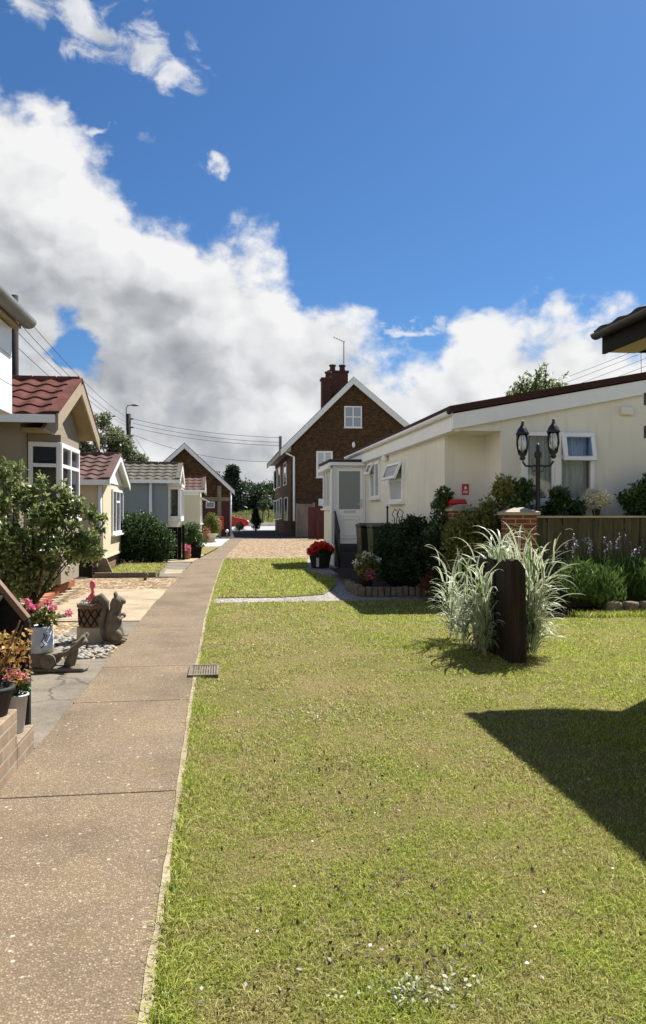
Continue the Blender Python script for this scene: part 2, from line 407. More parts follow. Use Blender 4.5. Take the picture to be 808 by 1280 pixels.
class MB:
    def __init__(self): self.v = []; self.f = []; self.M = Matrix.Identity(4)
    def frame(self, O, u, n, up=V((0, 0, 1))):          # local x = u, y = up, z = n
        u, n, up = V(u).normalized(), V(n).normalized(), V(up).normalized()
        m = Matrix.Identity(4)
        for i in range(3): m[i][0] = u[i]; m[i][1] = up[i]; m[i][2] = n[i]; m[i][3] = O[i]
        self.M = m; return self
    def loc(self, O, rz=0, rx=0, ry=0, s=1):
        self.M = Matrix.Translation(V(O)) @ Euler((rx, ry, rz)).to_matrix().to_4x4() @ Matrix.Scale(s, 4); return self
    def add(self, vs, fs):
        b = len(self.v); self.v += [self.M @ V(q) for q in vs]; self.f += [tuple(i + b for i in f) for f in fs]
    def box(self, x0, x1, y0, y1, z0, z1):
        self.add([(x, y, z) for z in (z0, z1) for y in (y0, y1) for x in (x0, x1)],
                 [(0, 2, 3, 1), (4, 5, 7, 6), (0, 1, 5, 4), (2, 6, 7, 3), (0, 4, 6, 2), (1, 3, 7, 5)]); return self
    def quad(self, *p): self.add(p, [tuple(range(len(p)))]); return self
    def prism(self, poly, d0, d1, axis=1):               # poly 2D pts; extruded along axis from d0 to d1
        def mk(p, d):
            if axis == 1: return (p[0], d, p[1])
            if axis == 0: return (d, p[0], p[1])
            return (p[0], p[1], d)
        n = len(poly)
        vs = [mk(p, d0) for p in poly] + [mk(p, d1) for p in poly]
        fs = [tuple(range(n))[::-1], tuple(range(n, 2 * n))] + [(i, (i + 1) % n, n + (i + 1) % n, n + i) for i in range(n)]
        self.add(vs, fs); return self
    def bar(self, a, b, w, h=None, roll=0):
        a, b = V(a), V(b); h = h or w; d = (b - a).normalized()
        up = V((0, 0, 1)) if abs(d.z) < .95 else V((0, 1, 0))
        x = d.cross(up).normalized(); y = x.cross(d).normalized()
        if roll: R = Matrix.Rotation(roll, 3, d); x, y = R @ x, R @ y
        vs = [p + x * sx * w / 2 + y * sy * h / 2 for p in (a, b) for sx, sy in ((-1, -1), (1, -1), (1, 1), (-1, 1))]
        self.add(vs, [(3, 2, 1, 0), (4, 5, 6, 7), (0, 1, 5, 4), (1, 2, 6, 5), (2, 3, 7, 6), (3, 0, 4, 7)]); return self
    def tube(self, pts, r, seg=8, cap=True):
        pts = [V(p) for p in pts]; n = len(pts)
        rs = r if isinstance(r, (list, tuple)) else [r] * n
        vs = []; x = None
        for i, p in enumerate(pts):
            d = (pts[min(i + 1, n - 1)] - pts[max(i - 1, 0)])
            d = d.normalized() if d.length > 1e-9 else V((0, 0, 1))
            if x is None:
                a = V((1, 0, 0)) if abs(d.x) < .9 else V((0, 1, 0)); x = d.cross(a).normalized()
            else:
                x = (x - d * x.dot(d)); x = x.normalized() if x.length > 1e-6 else d.orthogonal().normalized()
            y = d.cross(x)
            for k in range(seg):
                t = 2 * PI * k / seg; vs.append(p + (x * math.cos(t) + y * math.sin(t)) * rs[i])
        fs = [(i * seg + k, i * seg + (k + 1) % seg, (i + 1) * seg + (k + 1) % seg, (i + 1) * seg + k) for i in range(n - 1) for k in range(seg)]
        if cap: fs += [tuple(range(seg))[::-1], tuple(range((n - 1) * seg, n * seg))]
        self.add(vs, fs); return self
    def lathe(self, prof, c=(0, 0, 0), seg=20, wob=0):
        c = V(c); n = len(prof); vs = []
        for r, z in prof:
            for k in range(seg):
                t = 2 * PI * k / seg; vs.append((c.x + r * math.cos(t), c.y + r * math.sin(t), c.z + z))
        fs = [(i * seg + k, i * seg + (k + 1) % seg, (i + 1) * seg + (k + 1) % seg, (i + 1) * seg + k) for i in range(n - 1) for k in range(seg)]
        fs += [tuple(range(seg))[::-1], tuple(range((n - 1) * seg, n * seg))]
        self.add(vs, fs); return self
    def ball(self, c, r, nu=12, nv=8, sq=(1, 1, 1), wob=0.):
        vs = []; fs = []
        for j in range(nv + 1):
            ph = PI * j / nv
            for i in range(nu):
                t = 2 * PI * i / nu; k = 1 + (random.uniform(-wob, wob) if wob else 0)
                vs.append((c[0] + r * sq[0] * math.sin(ph) * math.cos(t) * k, c[1] + r * sq[1] * math.sin(ph) * math.sin(t) * k, c[2] + r * sq[2] * math.cos(ph) * k))
        for j in range(nv):
            for i in range(nu): fs.append((j * nu + i, (j + 1) * nu + i, (j + 1) * nu + (i + 1) % nu, j * nu + (i + 1) % nu))
        self.add(vs, fs); return self
    def build(self, name, mat, parent=None, smooth=False, bevel=0., origin=None, label=None):
        org = ORIGIN[parent] if parent is not None else V(origin if origin is not None else (0, 0, 0))
        me = bpy.data.meshes.new(name)
        me.from_pydata([tuple(q) for q in self.v], [], self.f); me.update()
        bm = bmesh.new(); bm.from_mesh(me); bmesh.ops.recalc_face_normals(bm, faces=bm.faces); bm.to_mesh(me); bm.free()
        box_uv(me)
        me.transform(Matrix.Translation(-org)); me.update()
        o = link_mesh(name, me, mat, parent, smooth, bevel, org)
        if label: o['label'] = label
        return o

def np_mesh(name, verts, faces, mat, parent=None, origin=None, uv=None, smooth=False):
    """verts (N,3); faces (F,k) all of one size; fast path for leaves and blades"""
    org = ORIGIN[parent] if parent is not None else V(origin if origin is not None else (0, 0, 0))
    verts = np.asarray(verts, dtype=np.float32) - np.array(org, dtype=np.float32)
    faces = np.asarray(faces, dtype=np.int32)
    me = bpy.data.meshes.new(name)
    me.vertices.add(len(verts)); me.vertices.foreach_set('co', verts.ravel())
    F, k = faces.shape
    me.loops.add(F * k); me.loops.foreach_set('vertex_index', faces.ravel())
    me.polygons.add(F); me.polygons.foreach_set('loop_start', np.arange(F, dtype=np.int32) * k)
    me.update(calc_edges=True)
    if uv is not None:
        l = me.uv_layers.new(name='UVMap'); l.data.foreach_set('uv', np.asarray(uv, dtype=np.float32)[faces.ravel()].ravel())
    return link_mesh(name, me, mat, parent, smooth, 0., org)

def unit(a): return a / np.maximum(np.linalg.norm(a, axis=1, keepdims=True), 1e-9)

def leaves(name, mat, P, size, parent=None, origin=None, aspect=.45, up=.6, out=None, droop=0.):
    """one small folded leaf at every point of P"""
    P = np.asarray(P, dtype=np.float64); N = len(P)
    a = rng.normal(size=(N, 3))
    if out is not None: a = unit(a) + np.asarray(out)
    a[:, 2] -= droop; a = unit(a)
    n = rng.normal(size=(N, 3)); n[:, 2] += up * 2; n = n - a * np.sum(a * n, 1, keepdims=True); n = unit(n)
    b = np.cross(n, a)
    L = (size * rng.uniform(.6, 1.3, N))[:, None]; w = L * aspect
    v = np.stack([P, P + a * L * .45 + b * w * .5 + n * L * .06, P + a * L * .5, P + a * L * .45 - b * w * .5 + n * L * .06, P + a * L - n * L * .08], 1)
    base = np.arange(N)[:, None] * 5
    f = np.concatenate([base + np.array([[0, 1, 2]]), base + np.array([[0, 2, 3]]), base + np.array([[2, 1, 4]]), base + np.array([[3, 2, 4]])], 0)
    return np_mesh(name, v.reshape(-1, 3), f, mat, parent, origin)

def blob_pts(n, C, R, shell=.6):
    """points in ellipsoids: C (k,3) centres, R (k,3) radii; shell pulls them outward"""
    C = np.asarray(C, float); R = np.asarray(R, float)
    vol = np.prod(R, 1) ** (2 / 3); i = rng.choice(len(C), n, p=vol / vol.sum())
    d = unit(rng.normal(size=(n, 3))); r = rng.uniform(0, 1, n) ** (1 / 3)
    r = r * (1 - shell) + shell * (1 - np.abs(rng.normal(0, .16, n)))
    return C[i] + d * r[:, None] * R[i], d

def clumps(c, r, k, cr, flat=.0):
    """k sub-clump centres spread inside an ellipsoid (c, r), each of radius about cr"""
    d = unit(rng.normal(size=(k, 3))); q = rng.uniform(.25, 1, k) ** .5
    C = np.array(c) + d * q[:, None] * (np.array(r) - cr * .6)
    R = np.repeat((cr * rng.uniform(.6, 1.25, k))[:, None], 3, 1); R[:, 2] *= .8
    return C, R

def plant(name, label, cat, base, blobs, n, size, mat, trunk=None, group=None, k=14, cr=None, aspect=.45, up=.6, droop=0., shell=.5, stems=6, foliage='foliage', stem='stem', zmin=.02, fill=0.):
    """shrub / tree: blobs = [(centre, radii)], leaves in sub-clumps, tapered trunk and limbs to them"""
    t = thing(name, label, cat, base, group)
    Cs, Rs = [], []
    for c, r in blobs:
        C, R = clumps(c, r, k, cr or min(r) * .42); Cs.append(C); Rs.append(R)
    C = np.concatenate(Cs); R = np.concatenate(Rs)
    P, d = blob_pts(int(n * (1 - fill)), C, R, shell)
    if fill:
        P2, d = blob_pts(int(n * fill), [c for c, r in blobs], [r for c, r in blobs], .75)
        P = np.concatenate([P, P2 + rng.normal(0, .06, P2.shape) * min(blobs[0][1])])
    P = P[P[:, 2] > zmin]
    leaves(foliage, mat, P, size, t, aspect=aspect, up=up, droop=droop)
    mb = MB(); b = V(base); tr = trunk or (.03, .3)
    top = b + V((0, 0, tr[1]))
    mid = b.lerp(top, .5) + V((random.uniform(-.03, .03) * tr[1], random.uniform(-.03, .03) * tr[1], 0))
    mb.tube([b, mid, top], [tr[0] * 1.3, tr[0], tr[0] * .85], 8)
    idx = rng.choice(len(C), min(stems, len(C)), replace=False)
    for i in idx:
        e = V(C[i]); m = top.lerp(e, .5) + V((random.uniform(-1, 1), random.uniform(-1, 1), .6)) * (e - top).length * .08
        mb.tube([top - V((0, 0, tr[1] * random.uniform(0, .25))), m, e], [tr[0] * .6, tr[0] * .38, tr[0] * .12], 6)
    mb.build(stem, M['bark'], t, True)
    return t

def copy_thing(o, loc, label=None, group=None, rz=None, scale=None):
    c = o.copy(); COL.objects.link(c); c.location = loc
    if rz is not None: c.rotation_euler.z = rz
    if scale: c.scale = scale
    if label: c['label'] = label
    if group: c['group'] = group
    for ch in list(o.children):
        d = ch.copy(); COL.objects.link(d); d.parent = c
        for g in list(ch.children):
            e = g.copy(); COL.objects.link(e); e.parent = d
    return c

def sheet(name, pts, z, mat, jitter=0., step=.25):
    """flat ground sheet from an outline, edge roughened by jitter metres"""
    pts = [V((p[0], p[1], 0)) for p in pts]; out = []
    for i, p in enumerate(pts):
        q = pts[(i + 1) % len(pts)]; L = (q - p).length; n = max(1, int(L / step)) if jitter else 1
        n = min(n, 300)
        for k in range(n):
            a = p.lerp(q, k / n)
            if jitter and k: a += V((random.uniform(-1, 1), random.uniform(-1, 1), 0)) * jitter
            out.append((a.x, a.y, z))
    mb = MB(); mb.quad(*out)
    o = mb.build(name, mat)
    if o.data.polygons and o.data.polygons[0].normal.z < 0: o.data.flip_normals()
    return tag(o, kind='structure')

# ------------------------------------------------------------------ building helpers
def window(parent, O, u, n, w, h, mull=(), trans=(), frame='white', pane='glass', fw=.06, sill=.05, off=.03, name='window', label=None, curtain=None, depth=.05):
    fr = MB().frame(V(O) + V(n) * off, u, n)
    d0, d1 = -depth, .02
    fr.box(0, w, 0, fw, d0, d1); fr.box(0, w, h - fw, h, d0, d1)
    fr.box(0, fw, fw, h - fw, d0, d1); fr.box(w - fw, w, fw, h - fw, d0, d1)
    for m in mull: fr.box(m * w - fw * .45, m * w + fw * .45, fw, h - fw, d0, d1 - .003)
    for t, a, b in trans: fr.box(a * w + fw * .4, b * w - fw * .4, t * h - fw * .4, t * h + fw * .4, d0, d1 - .006)
    f = fr.build(name, M[frame], parent, bevel=.006)
    p = MB().frame(V(O) + V(n) * off, u, n)
    p.box(fw * .8, w - fw * .8, fw * .8, h - fw * .8, -.018, -.010)
    p.build('pane', M[pane], f)
    if sill:
        s = MB().frame(V(O) + V(n) * off, u, n); s.box(-.04, w + .04, -.045, -.003, -.05, sill + .03); s.build('sill', M[frame], f, bevel=.006)
    if curtain:
        cm = MB().frame(V(O) + V(n) * off, u, n)
        k = 40; vs = []
        for i in range(k + 1):
            x = fw + (w - 2 * fw) * i / k; zz = -.10 + .018 * math.sin(i * 1.7) + .01 * math.sin(i * .9)
            vs += [(x, fw, zz), (x, h - fw, zz)]
        cm.add(vs, [(2 * i, 2 * i + 2, 2 * i + 3, 2 * i + 1) for i in range(k)])
        cm.build('net_curtain', M[curtain], f)
    if label: f['label'] = label
    return f

def wall_holes(mb, O, u, n, w, h, holes, rev=.12):
    """wall face with rectangular openings and their reveals"""
    mb.frame(O, u, n)
    xs = sorted({0, w, *[q for a in holes for q in (a[0], a[1])]}); ys = sorted({0, h, *[q for a in holes for q in (a[2], a[3])]})
    for i in range(len(xs) - 1):
        for j in range(len(ys) - 1):
            cx, cy = (xs[i] + xs[i + 1]) / 2, (ys[j] + ys[j + 1]) / 2
            if any(a[0] < cx < a[1] and a[2] < cy < a[3] for a in holes): continue
            mb.quad((xs[i], ys[j], 0), (xs[i + 1], ys[j], 0), (xs[i + 1], ys[j + 1], 0), (xs[i], ys[j + 1], 0))
    for a, b, c, d in holes:
        mb.quad((a, c, 0), (a, c, -rev), (a, d, -rev), (a, d, 0)); mb.quad((b, c, 0), (b, d, 0), (b, d, -rev), (b, c, -rev))
        mb.quad((a, c, 0), (b, c, 0), (b, c, -rev), (a, c, -rev)); mb.quad((a, d, 0), (a, d, -rev), (b, d, -rev), (b, d, 0))

def tiles(parent, O, u, v, Wd, L, mat, tw=.30, course=.36, amp=.028, lift=.03, name='roof', flatbit=False):
    """pressed-tile roof slope: rolls along u, stepped courses up v; O = lower corner"""
    O, u, v = V(O), V(u).normalized(), V(v).normalized(); n = u.cross(v).normalized()
    if n.z < 0: n = -n
    nc = max(1, round(L / course)); cl = L / nc; nt_ = max(1, round(Wd / tw)); seg = 8
    xs = [i / seg * (Wd / nt_) for i in range(nt_ * seg + 1)]
    def prof(i):
        t = (i % seg) / seg
        return amp * (math.sin(PI * t) ** 2 if not flatbit else (max(0, math.cos((t - .5) * 2 * PI * 1.3)) if abs(t - .5) < .2 else 0))
    vs = []; fs = []; nx = len(xs)
    for j in range(nc):
        for (fr, lf) in ((0, lift * .0), (0.0001, lift), (1, 0.004)):
            for i, x in enumerate(xs):
                vs.append(O + u * x + v * (j + fr) * cl + n * (prof(i) * (1 if lf else .3) + lf))
        b = j * 3 * nx
        for k in range(2):
            for i in range(nx - 1): fs.append((b + k * nx + i, b + k * nx + i + 1, b + (k + 1) * nx + i + 1, b + (k + 1) * nx + i))
    mb = MB(); mb.add(vs, fs)
    return mb.build(name, M[mat], parent)

def gutter_pts(parent, a, b, r=.055, mat='white', name='gutter'):
    a, b = V(a), V(b); d = (b - a).normalized(); x = V((0, 0, 1)).cross(d).normalized()
    vs = []; k = 8
    for p in (a, b):
        for rr in (r, r - .008):
            for i in range(k + 1):
                t = PI + PI * i / k; vs.append(p + x * math.cos(t) * rr + V((0, 0, 1)) * math.sin(t) * rr)
    m = k + 1; fs = []
    for i in range(k):
        fs += [(i, i + 1, 2 * m + i + 1, 2 * m + i), (m + i, 3 * m + i, 3 * m + i + 1, m + i + 1), (i, m + i, m + i + 1, i + 1), (2 * m + i, 2 * m + i + 1, 3 * m + i + 1, 3 * m + i)]
    fs += [(0, 2 * m, 3 * m, m), (k, m + k, 3 * m + k, 2 * m + k)]
    mb = MB(); mb.add(vs, fs)
    for p in (a, b): mb.tube([p - d * .004, p + d * .004], r * 1.0, 16) if False else None
    return mb.build(name, M[mat], parent, True)

def park_home(t, sw, sb, t0, t1, ze, zr, os_, ot, wallm, roofm, bargem, trimm='white', tw=.3, course=.36, amp=.028, z0=0., barge_h=.17, ridge=True, flatbit=False):
    """single-storey home, ridge across the path, gable towards it. ze = height of the eave edge"""
    tm = (t0 + t1) / 2; run = tm - (t0 - ot); k = (zr - ze) / run
    zw = ze + ot * k - .05
    w = MB(); poly = [(t0, z0), (t1, z0), (t1, zw), (tm, zr - .06), (t0, zw)]
    w.prism(poly, sb, sw, 0); w.build('wall', M[wallm], t)
    L = math.hypot(run, zr - ze); vd = V((0, run, zr - ze))
    x0, x1 = sb - .3, sw + os_
    tiles(t, (x0, t0 - ot, ze), (1, 0, 0), vd, x1 - x0, L, roofm, tw, course, amp, flatbit=flatbit)
    tiles(t, (x0, t1 + ot, ze), (1, 0, 0), V((0, -run, zr - ze)), x1 - x0, L, roofm, tw, course, amp, flatbit=flatbit)
    so = MB()
    for sg, te in ((1, t0 - ot), (-1, t1 + ot)):
        so.prism([(te, ze - .035), (tm, zr - .035), (tm, zr - .004), (te, ze - .004)], x0, x1 - .01, 0)
    so.build('soffit', M[bargem], t)
    if ridge:
        r = MB(); nseg = int((x1 - x0) / .4)
        for i in range(nseg):
            a = x0 + (x1 - x0) * i / nseg; b = x0 + (x1 - x0) * (i + 1) / nseg
            r.tube([(a, tm, zr + .02), (b - .02, tm, zr + .02), (b, tm, zr + .035)], [.075, .075, .085], 10)
        r.build('ridge_tile', M[roofm], t, True)
    bg = MB()
    for te in (t0 - ot - .01, t1 + ot + .01):
        bg.prism([(te, ze - barge_h), (tm, zr - barge_h), (tm, zr + .03), (te, ze + .03)], x1 - .008, x1 + .025, 0)
    bg.build('bargeboard', M[bargem], t, bevel=.004)
    cp = MB()
    for te, sg in ((t0 - ot - .015, 1), (t1 + ot + .015, -1)):
        cp.bar((x1 - .05, te, ze + .055), (x1 - .05, tm, zr + .055), .17, .03)
    cp.build('verge_cap', M[roofm], t)
    fa = MB(); fa.box(x0, x1 - .02, t0 - ot - .03, t0 - ot - .006, ze - .11, ze + .015); fa.build('fascia', M[trimm], t, bevel=.004)
    return zw, tm
# ------------------------------------------------------------------ ground
sheet('ground', [(-900, -60), (900, -60), (900, 1500), (-900, 1500)], -.03, M['field'])
near_lawn = [(-.21, .3), (-.21, 12.28), (1.0, 12.30), (2.6, 12.30), (3.25, 12.2), (3.3, 11.2), (3.1, 9.6), (4.9, 10.0), (6.0, 9.95), (9.5, 9.8), (9.5, .3)]
sheet('lawn', near_lawn, .012, M['lawn'], .02)
far_lawn = [(-.18, 13.0), (-.14, 16.0), (.06, 23.7), (2.55, 23.5), (2.25, 20.2), (1.9, 19.6), (2.25, 17.6), (2.42, 16.6), (2.2, 14.9), (1.75, 13.35), (1.0, 13.0)]
sheet('lawn', far_lawn, .012, M['lawn'], .03)
sheet('gravel_path', [(-.24, 12.2), (4.2, 12.2), (4.4, 23.6), (-.1, 23.6)], .0, M['greygravel'], .02)
sheet('gravel_patch', [(-.25, 24.0), (2.4, 23.6), (5.2, 23.4), (6.0, 41), (4.3, 41.3), (.6, 41.6), (.0, 30)], .006, M['gravel'], .05)
sheet('planting_bed', [(3.2, 12.3), (3.3, 9.7), (9.5, 9.9), (9.5, 12.6), (4.5, 12.9)], .004, M['soil'])
sheet('planting_bed', [(2.35, 12.98), (3.75, 12.9), (3.75, 17.8), (2.45, 17.8)], .14, M['soil'])
sheet('driveway', [(-.4, 41.7), (5.5, 41.2), (5.5, 46), (4.06, 46), (4.06, 62), (.3, 62), (.3, 45.4), (-.4, 45.4)], .004, M['asphalt'], .03)  # outline and dark tone follow the house's cast shadow
sheet('road', [(-80, 62), (90, 60), (90, 92), (-80, 80)], .008, M['road'])
sheet('garden_ground', [(-12, 3), (-1.2, 3), (-1.2, 24), (-12, 24)], -.012, M['soil'])
# footpath: aggregate slabs with open joints, cement edge on the lawn side
L_ = [(-1.16, .6), (-1.16, 4.2), (-1.12, 5), (-1.10, 6.4), (-1.09, 10.9), (-1.01, 15), (-.93, 18), (-.86, 22.4), (-.30, 28.7), (.16, 38), (.45, 41.7)]
R_ = [(-.23, .6), (-.23, 4.2), (-.24, 5), (-.25, 6.4), (-.24, 10.9), (-.17, 15), (-.11, 18), (-.02, 22.4), (.30, 29.2), (.86, 38.4), (1.1, 41.7)]
def edge_at(E, t):
    for a, b in zip(E, E[1:]):
        if a[1] <= t <= b[1]: k = (t - a[1]) / (b[1] - a[1]); return a[0] + (b[0] - a[0]) * k
    return E[-1][0]
joints = [.6, 2.1, 4.0, 5.93, 7.25, 9.4, 11.6, 13.8, 15.95, 18.3, 20.6, 23.3, 26, 29, 32, 35, 38.2, 41.6]
pm = MB()
for a, b in zip(joints, joints[1:]):
    a += .0045; b -= .0045
    ts = [a + (b - a) * i / 6 for i in range(7)]
    lf = [(edge_at(L_, t) + random.uniform(-.012, .012), t) for t in ts]; rt = [(edge_at(R_, t) + random.uniform(-.004, .004), t) for t in ts]
    pm.prism(lf + rt[::-1], -.02, .024, 2)
tag(pm.build('path', M['aggregate'], bevel=.006), kind='structure')
sheet('path_base', [(-1.14, .6), (-.24, .6), (-.24, 14), (-.15, 18), (-.04, 22), (-.8, 22), (-1.0, 15), (-1.08, 10)], .006, M['soil'])
em = MB(); ts = np.linspace(.6, 23.5, 190)
lf = [(edge_at(R_, t) - .004 + random.uniform(-.006, .003), t) for t in ts]; rt = [(edge_at(R_, t) + .020 + random.uniform(-.008, .010), t) for t in ts]
for i in range(len(ts) - 1): em.prism([lf[i], rt[i], rt[i + 1], lf[i + 1]], -.02, .029, 2)
tag(em.build('path_edging', M['edge']), kind='structure')
# left gardens
sheet('paving', [(-1.08, 4.86), (-1.05, 7.75), (-1.9, 7.75), (-2.6, 7.6), (-2.6, 4.86)], .014, M['slabs'], .008)
sheet('paving', [(-1.05, 9.15), (-1.05, 10.3), (-1.75, 10.4), (-1.9, 9.25)], .014, M['slabs'], .02)
sheet('paving', [(-1.0, 10.36), (-.96, 14.6), (-2.3, 14.7), (-2.6, 10.5)], .017, M['pad'], .015)
sheet('gravel_bed', [(-.98, 14.62), (-.85, 17.2), (-3.6, 17.2), (-3.6, 10), (-2.5, 10.3), (-2.3, 14.62)], .008, M['gravel'], .02)
sheet('gravel_bed', [(-1.05, 7.72), (-1.05, 9.2), (-1.75, 10.45), (-3.0, 10.4), (-3.0, 7.6)], .006, M['gravel'], .02)
sheet('weedy_grass', [(-1.45, 17.45), (-1.75, 21.5), (-2.75, 21.5), (-2.75, 17.45)], .01, M['lawn'], .02)
sheet('paving', [(-.95, 17.25), (-.9, 22.2), (-1.7, 22.4), (-1.42, 17.4)], .012, M['slabs'], .015)
sheet('paving', [(-.98, 18.2), (-.97, 19.4), (-1.42, 19.5), (-1.36, 18.2)], .017, M['pad'], .015)
sheet('paving', [(-.86, 22.5), (-.62, 26.4), (-1.7, 26.4), (-1.75, 22.5)], .012, M['pad'], .015)
sheet('lawn', [(-.58, 26.6), (-.35, 29.5), (-.14, 32.4), (-1.15, 32.4), (-1.15, 26.6)], .012, M['lawn'], .02)
sheet('white_paving', [(-.10, 32.6), (.12, 37.6), (.36, 41.4), (-.7, 41.4), (-1.1, 38.3), (-1.1, 32.6)], .012, M['whitepave'], .02)

# grass blades
def in_poly(x, y, poly):
    c = np.zeros(len(x), bool); n = len(poly)
    for i in range(n):
        x1, y1 = poly[i]; x2, y2 = poly[(i + 1) % n]
        if y1 == y2: continue
        c ^= ((y1 > y) != (y2 > y)) & (x < (x2 - x1) * (y - y1) / (y2 - y1) + x1)
    return c
def blades(name, P, h, w, mat, z0=.012):
    N = len(P); a = rng.uniform(0, 2 * PI, N); ln = rng.uniform(.3, 1.5, N); az = rng.uniform(0, 2 * PI, N)
    ln = np.where(rng.uniform(0, 1, N) < .14, ln * 2.2, ln)
    hh = h * rng.uniform(.45, 1.25, N); ww = w * rng.uniform(.7, 1.3, N)
    side = np.stack([np.cos(a), np.sin(a), 0 * a], 1) * (ww / 2)[:, None]
    lean = np.stack([np.cos(az), np.sin(az), 0 * az], 1) * (hh * ln)[:, None]
    up = np.stack([0 * a, 0 * a, hh], 1)
    b = np.stack([P[:, 0], P[:, 1], np.full(N, z0 - .002)], 1)
    m = b + up * .6 + lean * .35; tip = b + up * (1 - .25 * ln)[:, None] + lean
    v = np.stack([b - side, b + side, m + side * .8, m - side * .8, tip], 1).reshape(-1, 3)
    k = np.arange(N)[:, None] * 5
    f = np.concatenate([k + np.array([[0, 1, 2]]), k + np.array([[0, 2, 3]]), k + np.array([[3, 2, 4]])], 0)
    o = np_mesh(name, v, f, mat); return tag(o, kind='stuff')
def lawn_pts(n, y0, y1, xl, xr, poly):
    Y = np.exp(rng.uniform(math.log(y0), math.log(y1), n)); X = rng.uniform(xl, xr, n) * Y
    s = X * CT + Y * ST; t = -X * ST + Y * CT
    k = in_poly(s, t, poly); return np.stack([s, t], 1)[k], Y[k]
from mathutils import noise as mnoise
P, Y = lawn_pts(430000, 1.75, 13.4, -.30, .52, [(-.235 if p[0] < 0 else p[0], p[1]) for p in near_lawn])
nz = np.array([mnoise.fractal((x * 2.3, y * 2.3, .3), .8, 2., 4) for x, y in P]); nz2 = np.array([mnoise.noise((x * 9, y * 9, 4.)) for x, y in P])
worn = np.exp(-((P[:, 0] - .95) / .95) ** 2 - ((P[:, 1] - 6.6) / 2.6) ** 2)
dens = np.clip(.82 - .55 * nz - .25 * nz2 - .25 * worn, .32, 1); keep = rng.uniform(0, 1, len(P)) < dens
P, Y, dens = P[keep], Y[keep], dens[keep]
o = blades('grass', P, (.021 + .0005 * Y) * (.45 + .55 * dens), .0030 * np.maximum(1, Y / 3.2), M['blade'])
tag(o, 'short mown grass of the near lawn', 'grass')
P, Y = lawn_pts(26000, 12.9, 24.5, -.16, .03, far_lawn)
tag(blades('grass', P, .05, .003 * Y / 3.2, M['blade']), 'short mown grass of the strip beyond the gravel path', 'grass')
Pw = np.stack([rng.uniform(-2.7, -1.5, 5000), rng.uniform(17.5, 21.3, 5000)], 1)
tag(blades('weeds', Pw, .09, .012, M['blade']), 'rough grass and weeds in front of the yellow home', 'weeds')
te_ = np.exp(rng.uniform(math.log(1.6), math.log(23.4), 9000))
Pe = np.stack([np.interp(te_, [q[1] for q in R_], [q[0] for q in R_]) + .018 + np.abs(rng.normal(0, .04, 9000)), te_], 1)
tag(blades('edge_grass', Pe, .045, .0042, M['blade']), 'longer grass tufts along the right edge of the footpath', 'grass')
Pb = []
for _ in range(4000):
    u = random.random(); Pb.append((4.8 + u * 2.6 + random.gauss(0, .05), 10.0 + random.gauss(0, .08)))
tag(blades('bed_grass', np.array(Pb), .10, .008, M['blade']), 'long grass along the front of the lavender bed', 'grass')
# small pale weeds, clover heads and leaf bits in the lawn
def scatter_bits(name, mat, centres, n, size, lab, cat):
    P = []
    for c, r, k in centres:
        for _ in range(int(n * k)): P.append((c[0] + random.gauss(0, r[0]), c[1] + random.gauss(0, r[1]), .03 + random.random() * .015))
    tag(leaves(name, mat, P, size, up=1.4, aspect=.6), lab, cat, kind='stuff')
g1, g2 = G(385, 897), G(530, 1250)
scatter_bits('clover_patch', M['lf_grey'], [((g1.x, g1.y), (.22, .12), .5), ((g2.x, g2.y), (.10, .04), .5)], 380, .016, 'greyish weed patches in the mown grass', 'weeds')
P, Y = lawn_pts(420, 1.9, 12.5, -.25, .5, near_lawn)
for px_, py_, n_ in ((510, 1215, 60), (440, 1185, 50), (600, 1175, 40), (480, 1110, 50), (420, 965, 60), (340, 985, 40), (570, 1235, 45), (450, 1010, 40), (330, 1262, 30)):
    g_ = G(px_, py_); P = np.concatenate([P, np.c_[rng.normal(g_.x, .14, n_), rng.normal(g_.y, .09, n_)]])
tag(leaves('dead_leaf_bits', M['lf_brown'], np.c_[P, np.full(len(P), .036)], .019, up=1.5, aspect=.6), 'brown leaf bits lying in the mown grass', 'leaves', kind='stuff')
P, Y = lawn_pts(90, 2.2, 12.5, -.25, .5, near_lawn)
tag(leaves('daisy_heads', M['fl_white'], np.c_[P, np.full(len(P), .04)], .012, up=2, aspect=.9), 'small white daisies in the mown grass', 'flowers', kind='stuff')
# pebbles around the pots
tmpl = MB(); tmpl.ball((0, 0, 0), 1, 7, 5); tv = np.array([tuple(q) for q in tmpl.v]); tf = [f for f in tmpl.f]
PV = []; PF = []; nb = 0
for _ in range(620):
    x, y = random.uniform(-1.95, -1.14), random.uniform(7.72, 9.25)
    r = random.uniform(.014, .032); k = np.array([r * random.uniform(.9, 1.4), r, r * .6]); a = random.random() * PI
    R = np.array([[math.cos(a), -math.sin(a), 0], [math.sin(a), math.cos(a), 0], [0, 0, 1]])
    PV.append((tv * k) @ R.T + np.array([x, y, .012 + r * .4])); PF.append(np.array(tf) + nb); nb += len(tv)
tag(np_mesh('pebbles', np.concatenate(PV), np.concatenate(PF), M['pebble'], smooth=True), 'pale rounded pebbles laid around the garden ornaments', 'pebbles', kind='stuff')

